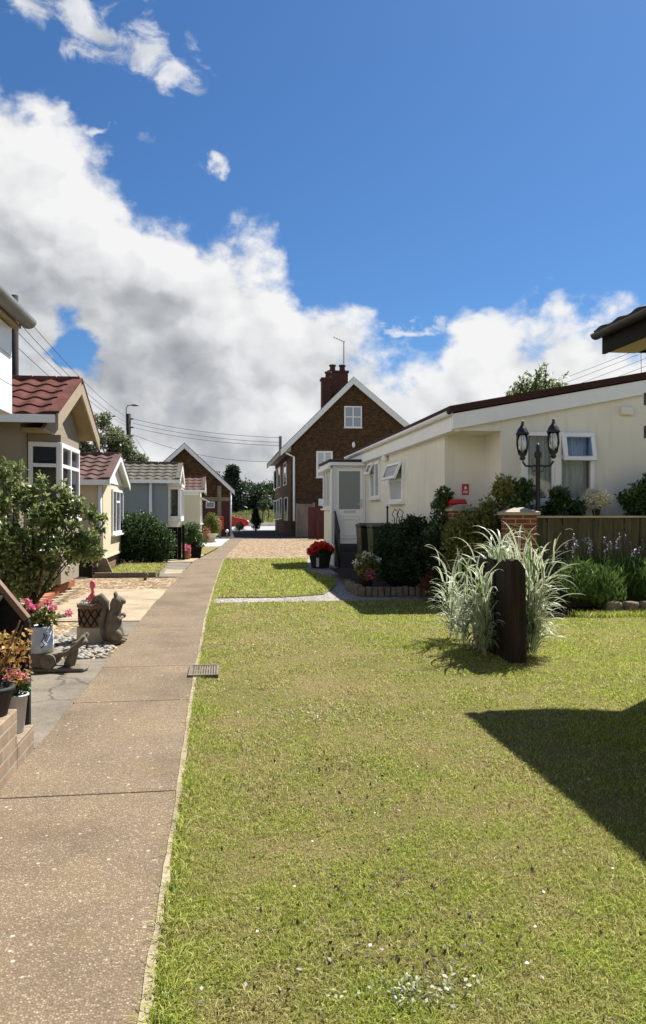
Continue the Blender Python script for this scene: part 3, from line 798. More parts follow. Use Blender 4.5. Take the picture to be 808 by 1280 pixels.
# ------------------------------------------------------------------ left row of park homes
# nearest home: only its white clad upper bay and gutter reach into the picture
t = thing('park_home', 'nearest left home with white clad upper bay and round grey gutter', 'home', (-4, 4, 0), 'park homes along the left of the path')
mb = MB(); mb.box(-7.5, -2.42, -3.0, 8.1, 0.0, 3.25); mb.build('wall', M['tan'], t)
mb = MB()
for i in range(3): mb.box(-2.418, -2.17, 2.0, 8.32 - .004 * i, 2.46 + i * .30, 2.755 + i * .30)
mb.build('bay_cladding', M['white'], t, bevel=.006)
mb = MB(); mb.prism([(-2.06, 3.43), (-2.06, 3.47), (-4.9, 4.35), (-7.8, 3.47), (-7.8, 3.43), (-4.9, 4.3)], -3.2, 8.42, 1); mb.build('roof', M['tile_red'], t)
mb = MB(); mb.box(-2.40, -2.10, -3.1, 8.40, 3.372, 3.40); mb.build('soffit', M['tanwood'], t)
gutter_pts(t, (-2.03, -3.1, 3.46), (-2.03, 8.42, 3.46), .085, 'greymetal')
# home 1: tan, red tiles, bay window
t = thing('park_home', 'tan home with red tiled gable roof over a white framed corner bay window', 'home', (-5, 14.2, 0), 'park homes along the left of the path')
park_home(t, -3.15, -9.5, 12.5, 15.9, 2.93, 3.78, .62, .28, 'tan', 'tile_red', 'tanwood', tw=.33, course=.42, amp=.042, barge_h=.22)
ym = 14.2
mb = MB(); mb.prism([(12.62, 2.78), (15.78, 2.78), (ym, 3.56)], -2.86, -2.80, 0); mb.build('gable_panel', M['tan'], t)
mb = MB(); mb.box(-3.145, -2.80, 12.55, 15.85, 2.73, 2.775); mb.build('eave_soffit', M['tanwood'], t)
A, B, Cc, D = V((-3.14, 12.98, 0)), V((-2.66, 13.16, 0)), V((-2.66, 14.75, 0)), V((-3.14, 14.95, 0))
mb = MB(); mb.prism([(q.x, q.y) for q in (A, B, Cc, D)], .25, 1.28, 2); mb.build('bay_panel', M['tan'], t)
mb = MB(); mb.prism([(q.x + (.05 if i in (1, 2) else 0), q.y + (-.04 if i < 2 else .04)) for i, q in enumerate((A, B, Cc, D))], 1.285, 1.33, 2); mb.build('bay_sill', M['white'], t, bevel=.008)
mb = MB(); mb.prism([(q.x, q.y) for q in (A, B, Cc, D)], 2.60, 2.725, 2); mb.build('bay_head', M['tan'], t)
mb = MB(); mb.prism([(-3.15, 13.2), (-3.15, 14.7), (-2.80, 14.6), (-2.80, 13.3)], 1.34, 2.59, 2); mb.build('curtain', M['curtain'], t)
for a, b in ((A, B), (B, Cc), (Cc, D)):
    u = (b - a); n = V((u.y, -u.x, 0)).normalized(); w = u.length
    window(t, V((a.x, a.y, 1.335)) - n * .03, u, n, w, 1.262, mull=(.5,) if w > 1 else (), trans=((.70, 0, .5), (.70, .5, 1)) if w > 1 else ((.70, 0, 1),), sill=0, off=.03, fw=.075)
# home 2: yellow
t = thing('park_home', 'yellow rendered home with brown tiled roof, white downpipe and brick skirting', 'home', (-5, 20.4, 0), 'park homes along the left of the path')
park_home(t, -2.80, -9, 18.6, 22.2, 2.19, 2.90, .16, .20, 'yellow', 'tile_brown', 'white', z0=.38, tw=.30, course=.36, amp=.04, barge_h=.13)
mb = MB(); mb.box(-8.9, -2.86, 18.66, 22.14, 0, .375); mb.build('skirting', M['skirtbrick'], t)
mb = MB(); mb.box(-2.83, -2.775, 18.57, 22.23, .33, .39); mb.build('base_trim', M['yellow'], t, bevel=.01)
mb = MB(); mb.tube([(-2.86, 18.53, 2.12), (-2.86, 18.53, .3)], .045, 10); mb.build('downpipe', M['white'], t, True)
mb = MB(); mb.prism([(18.85, 2.17), (21.95, 2.17), (20.4, 2.72)], -2.79, -2.775, 0)
mb.build('gable_cladding', M['white'], t)
a = Ws(139, 664, -2.8); b = Ws(152, 612, -2.8); w_ = b.y - a.y
window(t, (-2.8, a.y + .05, .88), (0, 1, 0), (1, 0, 0), w_, 1.16, mull=(.33, .67), trans=((.72, .33, .67),), fw=.07)
# home 3: blue-grey
t = thing('park_home', 'blue-grey rendered home with mossy grey tiled roof and small white box bay', 'home', (-5, 28, 0), 'park homes along the left of the path')
park_home(t, -1.88, -9, 26.5, 29.6, 2.53, 3.16, .42, .18, 'bluegrey', 'tile_grey', 'whitewood', tw=.30, course=.36, amp=.03, barge_h=.16)
mb = MB(); mb.tube([(-2.42, 26.43, 2.5), (-2.42, 26.43, .2)], .05, 10); mb.build('downpipe', M['white'], t, True)
mb = MB(); mb.box(-1.875, -1.42, 26.75, 28.6, 1.12, 1.22); mb.build('bay_base', M['white'], t, bevel=.01)
mb = MB(); mb.prism([(-1.875, .3), (-1.875, 1.115), (-1.50, 1.115), (-1.60, .85)], 26.9, 28.4, 1); mb.build('bay_bracket', M['white'], t)
mb = MB(); mb.box(-1.875, -1.40, 26.7, 28.65, 2.32, 2.42); mb.build('bay_head', M['white'], t)
window(t, (-1.875, 26.80, 1.22), (1, 0, 0), (0, -1, 0), .43, 1.095, sill=0, off=.02, fw=.09, pane='glass')
window(t, (-1.46, 26.82, 1.22), (0, 1, 0), (1, 0, 0), 1.75, 1.095, mull=(.5,), sill=0, off=.02, fw=.07)
# home 4: pale with white porch hood
t = thing('park_home', 'pale cream home farthest along the path with a short brown tiled roof', 'home', (-4, 39.5, 0), 'park homes along the left of the path')
park_home(t, -1.12, -8, 38.4, 41.2, 2.53, 3.20, .22, .15, 'pale', 'tile_brown', 'whitewood', tw=.32, course=.38, amp=.03, barge_h=.2)
mb = MB(); mb.box(-8, -1.16, 38.36, 38.392, 2.28, 2.50); mb.build('eave_board', M['whitewood'], t)
a = Ws(252, 660, -1.12)
window(t, (-1.12, 38.9, .85), (0, 1, 0), (1, 0, 0), 1.7, 1.25, mull=(.5,), fw=.08)
mb = MB(); mb.prism([(-1.12, 2.22), (-.72, 2.0), (-.72, 1.96), (-1.12, 2.16)], 38.8, 40.8, 1); mb.build('window_hood', M['white'], t)

# ------------------------------------------------------------------ carrstone garage at the end of the path
t = thing('garage', 'brown stone gabled garage with white bargeboards and dark red doors', 'garage', (-2.2, 49, 0))
tz = 45.6; ap = (-2.23, 5.40)
mb = MB(); mb.prism([(-5.0, 0), (.42, 0), (.42, 2.75), (ap[0], 5.25), (-5.0, 2.75)], tz, tz + 8, 1); mb.build('wall', M['carrstone'], t)
mb = MB()
for e in ((.66, 2.72), (-5.15, 2.72)):
    mb.prism([ap, (ap[0], ap[1] + .09), (e[0], e[1] + .09), e], tz - .25, tz + 8.2, 1)
mb.build('roof', M['slate'], t)
mb = MB()
for e in ((.68, 2.70), (-5.17, 2.70)):
    mb.prism([(ap[0], ap[1] - .25), (ap[0], ap[1] + .05), e, (e[0], e[1] - .25)], tz - .30, tz - .255, 1)
mb.build('bargeboard', M['whitewood'], t)
mb = MB(); mb.box(-.33, -.10, tz - .06, tz - .002, 0, 2.98); mb.box(-5, -.335, tz - .045, tz - .003, 2.10, 2.32); mb.box(-.095, .38, tz - .045, tz - .003, 2.10, 2.32); mb.build('timber_frame', M['greywood'], t)
mb = MB(); mb.box(-.08, .40, tz - .04, tz - .004, .02, 2.09); mb.build('door', M['darkred'], t)
mb = MB(); mb.box(-2.2, -.35, tz - .035, tz - .004, .02, 1.62); mb.build('door', M['darkred'], t)
window(t, (-1.0, tz, 1.68), (1, 0, 0), (0, -1, 0), .52, .38, fw=.05, sill=0)
mb = MB(); mb.tube([(.46, tz - .06, 2.7), (.46, tz - .06, .05)], .05, 8); mb.build('downpipe', M['white'], t, True)

# ------------------------------------------------------------------ brown stone house
t = thing('house', 'tall brown stone house with white bargeboards and red brick chimneys', 'house', (8, 53, 0))
tz = 46.0; ap = (7.83, 9.50); eL = (3.42, 5.10); eR = (12.6, 5.60)
mb = MB(); mb.prism([(4.05, 0), (11.6, 0), (11.6, 6.2), (ap[0], 9.35), (4.05, 5.62)], tz, tz + .3, 1); mb.build('gable_wall', M['carrstone'], t)
mb = MB(); mb.prism([(4.06, 0), (11.6, 0), (11.6, 6.2), (ap[0], 9.33), (4.06, 5.6)], tz + .301, tz + 14.3, 1); mb.build('wall', M['redbrick'], t)
mb = MB()
for e in (eL, eR): mb.prism([ap, (ap[0], ap[1] + .14), (e[0], e[1] + .14), e], tz - .2, tz + 14.5, 1)
mb.build('roof', M['slate'], t)
mb = MB()
for e in (eL, eR): mb.prism([(ap[0], ap[1] - .32), (ap[0], ap[1] + .10), (e[0], e[1] + .10), (e[0], e[1] - .30)], tz - .26, tz - .205, 1)
mb.build('bargeboard', M['whitewood'], t)
mb = MB(); mb.prism([(3.44, 5.06), (4.04, 5.06), (4.04, 5.5)], tz - .19, tz + 14.4, 1); mb.box(3.40, 3.435, tz - .2, tz + 14.45, 4.85, 5.09); mb.build('eave_box', M['tanwood'], t)
def rectw(p0, p1, tt):
    a = Wt(p0[0], p1[1], tt); b = Wt(p1[0], p0[1], tt); return a, b.x - a.x, b.z - a.z
a, w, h = rectw((430.5, 508), (452.5, 534.5), tz); window(t, (a.x, tz, a.z), (1, 0, 0), (0, -1, 0), w, h, mull=(.5,), trans=((.5, 0, .5), (.5, .5, 1)), fw=.075, pane='glassblue')
a, w, h = rectw((395.5, 564), (416, 597), tz); window(t, (a.x, tz, a.z), (1, 0, 0), (0, -1, 0), w, h, mull=(.5,), fw=.11, pane='glasspale')
q = Wt(442, 556, tz); mb = MB(); mb.ball((q.x, tz - .08, q.z), .13, 10, 8, (.8, .6, 1.4)); mb.build('wall_light', M['white'], t, True)
q0, q1 = Wt(360, 565, tz), Wt(366.5, 645, tz)
mb = MB(); mb.tube([(3.72, tz - .08, 5.0), (4.22, tz - .1, 4.75), (4.22, tz - .1, .9)], .065, 8); mb.build('downpipe', M['white'], t)
a, w, h = rectw((398, 623.5), (405, 632.5), tz); mb = MB(); mb.box(a.x, a.x + .75, tz - .2, tz - .002, a.z, a.z + h); mb.build('meter_box', M['white'], t, bevel=.02)
for px0, px1, y0, y1 in ((343, 346.5, 576, 604), (348, 351, 572, 593), (355, 358.5, 568, 590), (343, 346, 628, 650), (347, 349.4, 628, 650), (350.2, 352.6, 628, 649), (356, 360, 628, 651)):
    b0 = Ws(px1, y1, 4.05); b1 = Ws(px0, y0, 4.05)
    if b1.y < b0.y: b0, b1 = b1, b0
    window(t, (4.05, b1.y, min(b0.z, 3.2)), (0, -1, 0), (-1, 0, 0), max(.8, b1.y - b0.y), 1.5, fw=.06, pane='glass', sill=.0)
for (x0, x1, zt, y0) in ((6.46, 7.06, 10.15, 50.0), (7.15, 8.50, 11.0, 52.0)):
    ch = MB(); ch.box(x0, x1, y0, y0 + .8, 7.6, zt); ch.box(x0 - .06, x1 + .06, y0 - .06, y0 + .86, zt + .002, zt + .14); cho = ch.build('chimney', M['chimbrick'], t)
    npot = 1 if x1 - x0 < 1 else 2
    for i in range(npot):
        pots = MB(); cx = x0 + (x1 - x0) * ((i + .5) / npot if npot > 1 else .75)
        pots.lathe([(.23, 0), (.20, .1), (.18, .3), (.24, .34), (.24, .44), (.15, .46)], (cx, y0 + .4, zt + .143), 12)
        pots.build('chimney_pot', M['chimbrick'], cho, True)
an = MB(); q = V((8.35, 52.9, 9.9)); an.tube([q, q + V((0, 0, 3.45))], .035, 6)
an.bar(q + V((.05, 0, 3.4)), q + V((-.75, 0, 3.72)), .03); 
for i in range(5): p = q + V((.05 - .18 * i, 0, 3.4 + .072 * i)); an.bar(p + V((0, -.35, 0)), p + V((0, .35, 0)), .015)
an.build('tv_aerial', M['greymetal'], t)
mb = MB(); mb.tube([(3.45, 46.6, 4.9), (3.45, 46.6, 6.05)], .09, 8); mb.build('service_mast', M['greymetal'], t)

# ------------------------------------------------------------------ fence and gate between house and bungalow
f = thing('fence', 'grey brown board fence panel standing against the stone house corner', 'fence', (4.7, 44.2, 0))
mb = MB()
for i in range(6): mb.box(4.28 + i * .145, 4.28 + i * .145 + .143, 44.2 + (i % 2) * .012, 44.23 + (i % 2) * .012, 0, 1.92)
mb.build('board', M['greywood'], f)
mb = MB(); mb.box(5.16, 5.28, 44.1, 44.22, 0, 2.0); mb.box(4.16, 4.27, 44.1, 44.22, 0, 1.95); mb.build('post', M['greywood'], f)
f = thing('gate', 'dark red boarded gate between the grey fence and the porch', 'gate', (4.9, 40, 0))
mb = MB()
for i in range(9): mb.box(4.42 + i * .125, 4.42 + i * .125 + .122, 40.0 + (i % 2) * .008, 40.03 + (i % 2) * .008, .03, 1.72)
mb.build('board', M['darkred'], f)
mb = MB(); mb.box(4.85, 4.97, 39.7, 39.82, 0, 1.0); mb.build('post', M['darkred'], f)

# ------------------------------------------------------------------ cream bungalow on the right
t = thing('bungalow', 'long cream rendered bungalow with low brown roof, white fascia and side porch', 'bungalow', (7, 17, 0))
SW, TF, TB, TE = 3.78, 12.05, 12.82, 22.3
def roofz(s): return 3.05 + (s - 3.62) * .185
# front (towards the camera): wall right of the recess, window opening cut out
wl = Wt(651, 628, TF); wr = Wt(741.5, 541, TF); wx0, wx1, wz0, wz1 = wl.x, wr.x, wl.z, wr.z
mb = MB()
wall_holes(mb, (4.5, TF, 0), (1, 0, 0), (0, -1, 0), 6.5, 2.95, [(wx0 - 4.5, wx1 - 4.5, wz0, wz1)], .14)
mb.M = Matrix.Identity(4)
mb.quad((4.5, TF, 2.95), (11, TF, 2.95), (11, TF, roofz(11) - .1), (4.5, TF, roofz(4.5) - .1))
mb.quad((4.5, TF, 0), (4.5, TF, 3.0), (4.5, TB, 3.0), (4.5, TB, 0))
mb.quad((SW, TB, 0), (SW, TB, 2.90), (4.5, TB, 2.90), (4.5, TB, 0))
mb.quad((SW, TB, 0), (SW, TE, 0), (SW, TE, 2.95), (SW, TB, 2.95))
mb.quad((SW, TE, 0), (11, TE, 0), (11, TE, 4.2), (SW, TE, 2.95)); mb.quad((11, TF, 0), (11, TF, 4.2), (11, TE, 4.2), (11, TE, 0))
mb.build('wall', M['cream'], t)
mb = MB(); mb.box(SW - .06, 4.497, TF + .02, TB - .002, 2.77, 2.80); mb.box(SW - .06, 4.497, TF + .002, TF + .019, 2.77, 2.98); mb.build('soffit', M['cream'], t)
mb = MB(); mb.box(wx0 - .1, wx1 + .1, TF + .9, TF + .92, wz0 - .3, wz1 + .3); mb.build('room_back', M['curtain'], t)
mb = MB(); mb.prism([(3.60, 3.04), (8.6, roofz(8.6)), (13.5, 3.04), (13.5, 3.14), (8.6, roofz(8.6) + .11), (3.60, 3.15)], TF - .12, TE + .12, 1); mb.build('roof', M['felt'], t)
mb = MB(); mb.prism([(3.66, 2.78), (8.6, roofz(8.6) - .25), (8.6, roofz(8.6) - .02), (3.66, 3.03)], TF - .085, TF - .012, 1); mb.build('bargeboard', M['whitewood'], t, bevel=.005)
mb = MB(); mb.box(3.655, 3.70, TF - .01, TE + .05, 2.76, 3.03); mb.box(3.71, SW + .02, TF + .0, TE + .05, 2.755, 2.80); mb.build('fascia', M['whitewood'], t, bevel=.004)
gutter_pts(t, (3.60, TF - .1, 3.06), (3.60, TE + .1, 3.06), .06, 'white')
# front window: fixed left light, right light with an open top casement
f = MB().frame((wx0, TF - .03, wz0), (1, 0, 0), (0, -1, 0)); w, h = wx1 - wx0, wz1 - wz0; m = .50 * w
fw = .065
f.box(0, w, 0, fw, -.07, .03); f.box(0, w, h - fw, h, -.07, .03); f.box(0, fw, fw, h - fw, -.07, .03); f.box(w - fw, w, fw, h - fw, -.07, .03)
f.box(m - .055, m + .055, fw, h - fw, -.07, .027); f.box(m + .055, w - fw, h * .62, h * .62 + .06, -.07, .024)
f.box(fw, fw + .05, fw, h - fw, -.06, .012); f.box(m - .105, m - .055, fw, h - fw, -.06, .012)
fo = f.build('window', M['white'], t, bevel=.008)
p = MB().frame((wx0, TF - .03, wz0), (1, 0, 0), (0, -1, 0)); p.box(fw, m - .05, fw, h - fw, -.03, -.022); p.box(m + .05, w - fw, fw, h * .62, -.03, -.022); p.build('pane', M['clear'], fo)
cs = MB().frame(V((wx0 + m + .05, TF - .07, wz0 + h - .02)), (1, 0, 0), V((0, -1, .22)), V((0, .22, 1)))
cw, chh = w - m - .07, .40 * h
cs.box(0, cw, -chh, -chh + .065, -.03, .03); cs.box(0, cw, -.065, 0, -.03, .03); cs.box(0, .065, -chh + .065, -.065, -.03, .03); cs.box(cw - .065, cw, -chh + .065, -.065, -.03, .03)
cs.build('open_casement', M['white'], fo, bevel=.008)
p = MB(); p.M = cs.M.copy(); p.box(.06, cw - .06, -chh + .06, -.06, -.006, .004); p.build('casement_pane', M['clear'], fo)
p = MB(); kk = 70
vs = []
for i in range(kk + 1):
    x = wx0 + fw + (w - 2 * fw) * i / kk; yy = TF + .10 + .02 * math.sin(i * 1.3) + .012 * math.sin(i * .55)
    vs += [(x, yy, wz0 + .02), (x, yy, wz1 - .02)]
p.add(vs, [(2 * i, 2 * i + 2, 2 * i + 3, 2 * i + 1) for i in range(kk)]); p.build('net_curtain', M['lace'], fo)
p = MB(); p.box(wx0 - .05, wx1 + .05, TF - .10, TF - .004, wz0 - .06, wz0 - .004); p.build('sill', M['white'], fo, bevel=.01)
# side windows
def side_win(px0, px1, ytop, ybot, open_side):
    b0, b1 = Ws(px1, ybot, SW), Ws(px0, ybot, SW); z0 = (b0.z + b1.z) / 2; zt = Ws((px0 + px1) / 2, ytop, SW).z
    w = b1.y - b0.y; h = zt - z0
    fo = window(t, (SW, b1.y, z0), (0, -1, 0), (-1, 0, 0), w, h, mull=() if open_side else (.5,), trans=((.55, 0, 1),) if open_side else ((.66, .0, .5),), fw=.07, pane='glasspale', sill=.07)
    cs = MB().frame(V((SW - .06, b1.y, z0 + h - .02)), (0, -1, 0), V((-1, 0, .42)), V((.42, 0, 1)))
    a, b, ch = (0, w, h * .44) if open_side else (0, w * .5, h * .34)
    cs.box(a, b, -ch, -ch + .06, -.02, .03); cs.box(a, b, -.06, 0, -.02, .03); cs.box(a, a + .06, -ch + .06, -.06, -.02, .03); cs.box(b - .06, b, -ch + .06, -.06, -.02, .03)
    cs.build('open_casement', M['white'], fo, bevel=.006)
    p = MB(); p.M = cs.M.copy(); p.box(a + .05, b - .05, -ch + .05, -.05, 0, .006); p.build('casement_pane', M['glass'], fo)
side_win(488.5, 505.5, 578, 628, True)
side_win(464, 476, 577.5, 623, False)
q = Ws(485.5, 573, SW); mb = MB(); mb.ball((SW - .08, q.y, q.z), .08, 10, 8, (1, .8, 1.2)); mb.build('wall_light', M['white'], t, True)
q = Wt(782, 514, TF); mb = MB(); mb.box(q.x - .11, q.x + .11, TF - .09, TF - .003, q.z - .07, q.z + .07); mb.build('vent_box', M['cream'], t, bevel=.02)
q0, q1 = Wt(577.5, 618.5, TB), Wt(586, 605, TB)
# porch at the far end of the side wall
PX0, PX1, PT0, PT1, PZ = 2.92, 3.70, 20.25, 22.3, 2.78
mb = MB(); mb.box(PX0 + .01, PX0 + .05, PT0 + .03, PT1, 0.0, 1.55); mb.box(PX0 + .01, SW, PT1 - .05, PT1, 0, 2.7); mb.build('porch_wall', M['cream'], t)
mb = MB(); mb.box(PX0 - .02, PX0 + .06, PT0 - .01, PT0 + .10, 0.55, 2.68); mb.box(PX1 + .03, SW - .005, PT0 - .01, PT0 + .08, .55, 2.68); mb.box(PX0 + .06, PX1 + .03, PT0, PT0 + .08, 2.635, 2.68); mb.build('porch_frame', M['white'], t, bevel=.006)
mb = MB(); mb.box(PX0 - .10, SW - .01, PT0 - .12, PT1 + .05, 2.684, 2.78); mb.build('porch_fascia', M['white'], t, bevel=.006)
mb = MB(); mb.box(PX0 - .14, SW + .0, PT0 - .16, PT1 + .06, 2.784, 2.85); mb.build('porch_roof', M['darkfelt'], t, bevel=.01)
mb = MB(); mb.box(PX0 - .18, PX0 - .104, PT0 - .14, PT1, 2.60, 2.682); mb.tube([(PX0 - .06, PT0 - .05, 2.62), (PX0 - .06, PT0 - .05, .6)], .035, 8); mb.build('porch_gutter', M['white'], t)
window(t, (PX0 + .01, PT1 - .06, 1.55), (0, -1, 0), (-1, 0, 0), PT1 - PT0 - .18, 1.10, mull=(.33, .67), fw=.06, pane='glasspale', off=.02)
d = MB(); DX0, DX1, DZ0, DZ1 = PX0 + .065, PX1 + .027, .60, 2.63
def dbox(*a): d.box(*a)
y0, y1 = PT0 + .01, PT0 + .065
dbox(DX0, DX1, y0, y1, DZ0, DZ0 + .92); dbox(DX0, DX0 + .085, y0, y1, DZ0 + .922, DZ1); dbox(DX1 - .085, DX1, y0, y1, DZ0 + .922, DZ1); dbox(DX0 + .085, DX1 - .085, y0, y1, DZ1 - .09, DZ1)
do = d.build('door', M['white'], t, bevel=.006)
p = MB(); p.box(DX0 + .08, DX1 - .08, y0 + .02, y0 + .03, DZ0 + .92, DZ1 - .085); p.build('pane', M['frosted'], do)
p = MB(); mx = (DX0 + DX1) / 2
for k, wd in ((0, .24), (1, .16)):
    for (a0, a1, b0, b1) in ((mx - wd, mx + wd, .14 + .08 * k, .165 + .08 * k), (mx - wd, mx + wd, .735 - .08 * k, .76 - .08 * k)): p.box(a0, a1, y0 - .026, y0 - .001, DZ0 + b0, DZ0 + b1)
    for sx in (-1, 1): p.box(mx + sx * wd - .012, mx + sx * wd + .012, y0 - .026, y0 - .002, DZ0 + .166 + .08 * k, DZ0 + .734 - .08 * k)
p.build('door_moulding', M['white'], do, bevel=.003)
p = MB(); p.box(mx - .16, mx + .16, y0 - .014, y0 - .001, DZ0 + .83, DZ0 + .89); p.build('letter_plate', M['tin'], do)
p = MB(); p.box(DX1 - .075, DX1 - .035, y0 - .012, y0 - .001, DZ0 + .96, DZ0 + 1.2); p.bar((DX1 - .055, y0 - .05, DZ0 + 1.06), (DX1 - .17, y0 - .05, DZ0 + 1.06), .02); p.build('handle', M['tin'], do)
st = MB()
for i in range(3): st.box(PX0 + .06 + .0 * i, PX1 + .05, PT0 - .02 - .28 * (i + 1), PT0 - .022 - .28 * i, 0, .58 - .19 * i)
st.build('step', M['asphalt'], t, bevel=.01)
hr = MB()
for yy, zb, ztp in ((PT0 - .10, .58, 1.42), (PT0 - .80, .02, .95)): hr.tube([(PX0 + .03, yy, zb), (PX0 + .03, yy, ztp)], .022, 8)
for k in range(5): a = PT0 - .10 - .14 * (k + .5); hr.tube([(PX0 + .03, a, .5 - .1 * k), (PX0 + .03, a, 1.35 - .085 * k)], .012, 6)
hr.tube([(PX0 + .03, PT0 - .02, 1.46), (PX0 + .03, PT0 - .10, 1.42), (PX0 + .03, PT0 - .82, .95)], .028, 8); hr.build('handrail', M['black'], t, True)
# fire point sign and red box in the recess
s_ = thing('sign', 'small red fire sign fixed on the cream recess wall', 'sign', ((q0.x + q1.x) / 2, TB, q0.z))
mb = MB(); mb.box(q0.x, q1.x, TB - .012, TB - .003, q0.z, q1.z); mb.build('plate', M['red'], s_)
mb = MB()
cx = (q0.x + q1.x) / 2; hz = q1.z - q0.z
mb.prism([(cx - .028, q0.z + hz * .55), (cx + .0, q0.z + hz * .5), (cx + .028, q0.z + hz * .58), (cx + .012, q0.z + hz * .72), (cx + .004, q0.z + hz * .86), (cx - .014, q0.z + hz * .72)], TB - .016, TB - .0125, 1)
for zz in (.16, .30): mb.box(q0.x + .02, q1.x - .02, TB - .016, TB - .0125, q0.z + hz * zz, q0.z + hz * (zz + .07))
mb.build('lettering', M['white'], s_)
q0, q1 = Wt(562, 640, TB - .35), Wt(583, 624, TB - .35)
s_ = thing('fire_box', 'red lidded box standing in the cream wall recess below the sign', 'box', ((q0.x + q1.x) / 2, TB - .2, 0))
mb = MB(); mb.box(q0.x, q1.x, TB - .36, TB - .03, .0, q1.z - .08); mb.build('body', M['red'], s_, bevel=.02)
mb = MB(); mb.prism([(q0.x - .02, q1.z - .078), (q1.x + .02, q1.z - .078), (q1.x - .02, q1.z + .0), (q0.x + .02, q1.z + .0)], TB - .38, TB - .02, 1); mb.build('lid', M['red'], s_, bevel=.01)

# ------------------------------------------------------------------ building at the right edge: only its eave corner shows
t = thing('bungalow', 'right edge home showing only its dark tiled eave corner and downpipe', 'bungalow', (7, 1, 0))
ES, ET = 3.41, 6.62
mb = MB(); mb.box(3.74, 10.2, -5, 5.95, 0, 2.98); mb.prism([(3.74, 2.98), (10.2, 2.98), (7.03, 4.3)], -5, 5.95, 1); mb.build('wall', M['pale'], t)
v = V((3.6, 0, 1.5)); Lr = v.length
tiles(t, (ES - .03, ET + .05, 3.09), (0, -1, 0), v, 11.5, Lr, 'blacktile', .3, .34, .018, .02)
tiles(t, (10.65, ET + .05, 3.09), (0, -1, 0), V((-3.6, 0, 1.5)), 11.5, Lr, 'blacktile', .3, .34, .018, .02)
mb = MB(); mb.prism([(ES, 3.06), (7.02, 4.56), (10.65, 3.06), (10.65, 3.095), (7.02, 4.595), (ES, 3.095)], -5, ET, 1); mb.build('roof_deck', M['blackwood'], t)
mb = MB(); mb.box(ES + .05, 3.735, -5, ET - .03, 2.90, 2.93); mb.build('soffit', M['tanwood'], t)
mb = MB(); mb.box(ES + .02, ES + .048, -5, ET, 2.89, 3.055); mb.prism([(ES + .05, 2.91), (3.9, 2.91), (7.02, 4.38), (7.02, 4.55), (ES + .05, 3.05)], ET - .028, ET - .004, 1); mb.build('fascia', M['blackwood'], t)
gutter_pts(t, (ES - .035, -5, 3.07), (ES - .035, ET + .02, 3.07), .05, 'black')
mb = MB(); mb.tube([(3.70, 5.86, 2.9), (3.70, 5.86, .1)], .04, 10); mb.build('downpipe', M['black'], t)
mb = MB()
for z in (2.05, 2.32):
    for (x0, x1, z0, z1) in ((3.40, 3.68, z, z + .016), (3.40, 3.68, z + .085, z + .10), (3.40, 3.42, z + .017, z + .084)): mb.box(x0, x1, 5.84, 5.87, z0, z1)
mb.build('bracket', M['black'], t)
# ------------------------------------------------------------------ left foreground: steps, screen, pots
t = thing('brick_steps', 'pale brick steps beside the path in the left foreground', 'steps', (-1.7, 4.2, 0))
mb = MB(); mb.box(-2.36, -1.13, 4.44, 4.82, 0, .17); mb.build('lower_step', M['buffbrick'], t, bevel=.006)
mb = MB(); mb.box(-2.36, -1.13, 2.9, 4.437, 0, .36); mb.build('upper_step', M['buffbrick'], t, bevel=.006)
t = thing('timber_screen', 'black timber side panel with sloping brown capping behind the brick steps', 'screen', (-1.5, 4.86, 0))
mb = MB(); mb.prism([(-1.16, 0), (-1.16, .78), (-1.19, .82), (-1.62, 1.36), (-2.3, 1.36), (-2.3, 0)], 4.83, 4.87, 1); mb.build('panel', M['blackwood'], t)
mb = MB(); mb.bar((-1.175, 4.85, .80), (-1.62, 4.85, 1.365), .07, .035); mb.build('capping', M['brownwood'], t, bevel=.005)
mb = MB(); mb.box(-1.185, -1.155, 4.815, 4.828, 0, .79); mb.build('edge_strip', M['black'], t)
q = W(12, 781, 4.72); t = thing('ornament', 'pale ribbed ball ornament hanging on the black timber panel', 'ornament', q)
mb = MB()
for i in range(9):
    a = -1.2 + 2.4 * i / 8; r = .058 * math.cos(a); mb.tube([(q.x + .052 * math.sin(a), q.y + r * math.cos(b), q.z + r * math.sin(b)) for b in np.linspace(0, 2 * PI, 17)], .008, 6, False)
mb.ball(q, .052, 12, 8); mb.build('ribbed_ball', M['castone'], t, True)
mb = MB(); mb.tube([q + V((0, .0, .05)), q + V((0, .05, .10)), (q.x, 4.83, q.z + .11)], .004, 6); mb.build('hook', M['black'], t)
q = W(3, 757, 4.74); t = thing('bird_box', 'grey green bird box hung high on the black timber panel', 'bird box', (q.x, 4.8, q.z))
mb = MB(); mb.box(q.x - .12, q.x + .02, 4.70, 4.826, q.z - .12, q.z + .03); mb.build('box', M['tin'], t, bevel=.004)
mb = MB(); mb.prism([(4.67, q.z + .033), (4.828, q.z + .07), (4.828, q.z + .085), (4.67, q.z + .048)], q.x - .14, q.x + .045, 0); mb.build('lid', M['bingreen'], t)

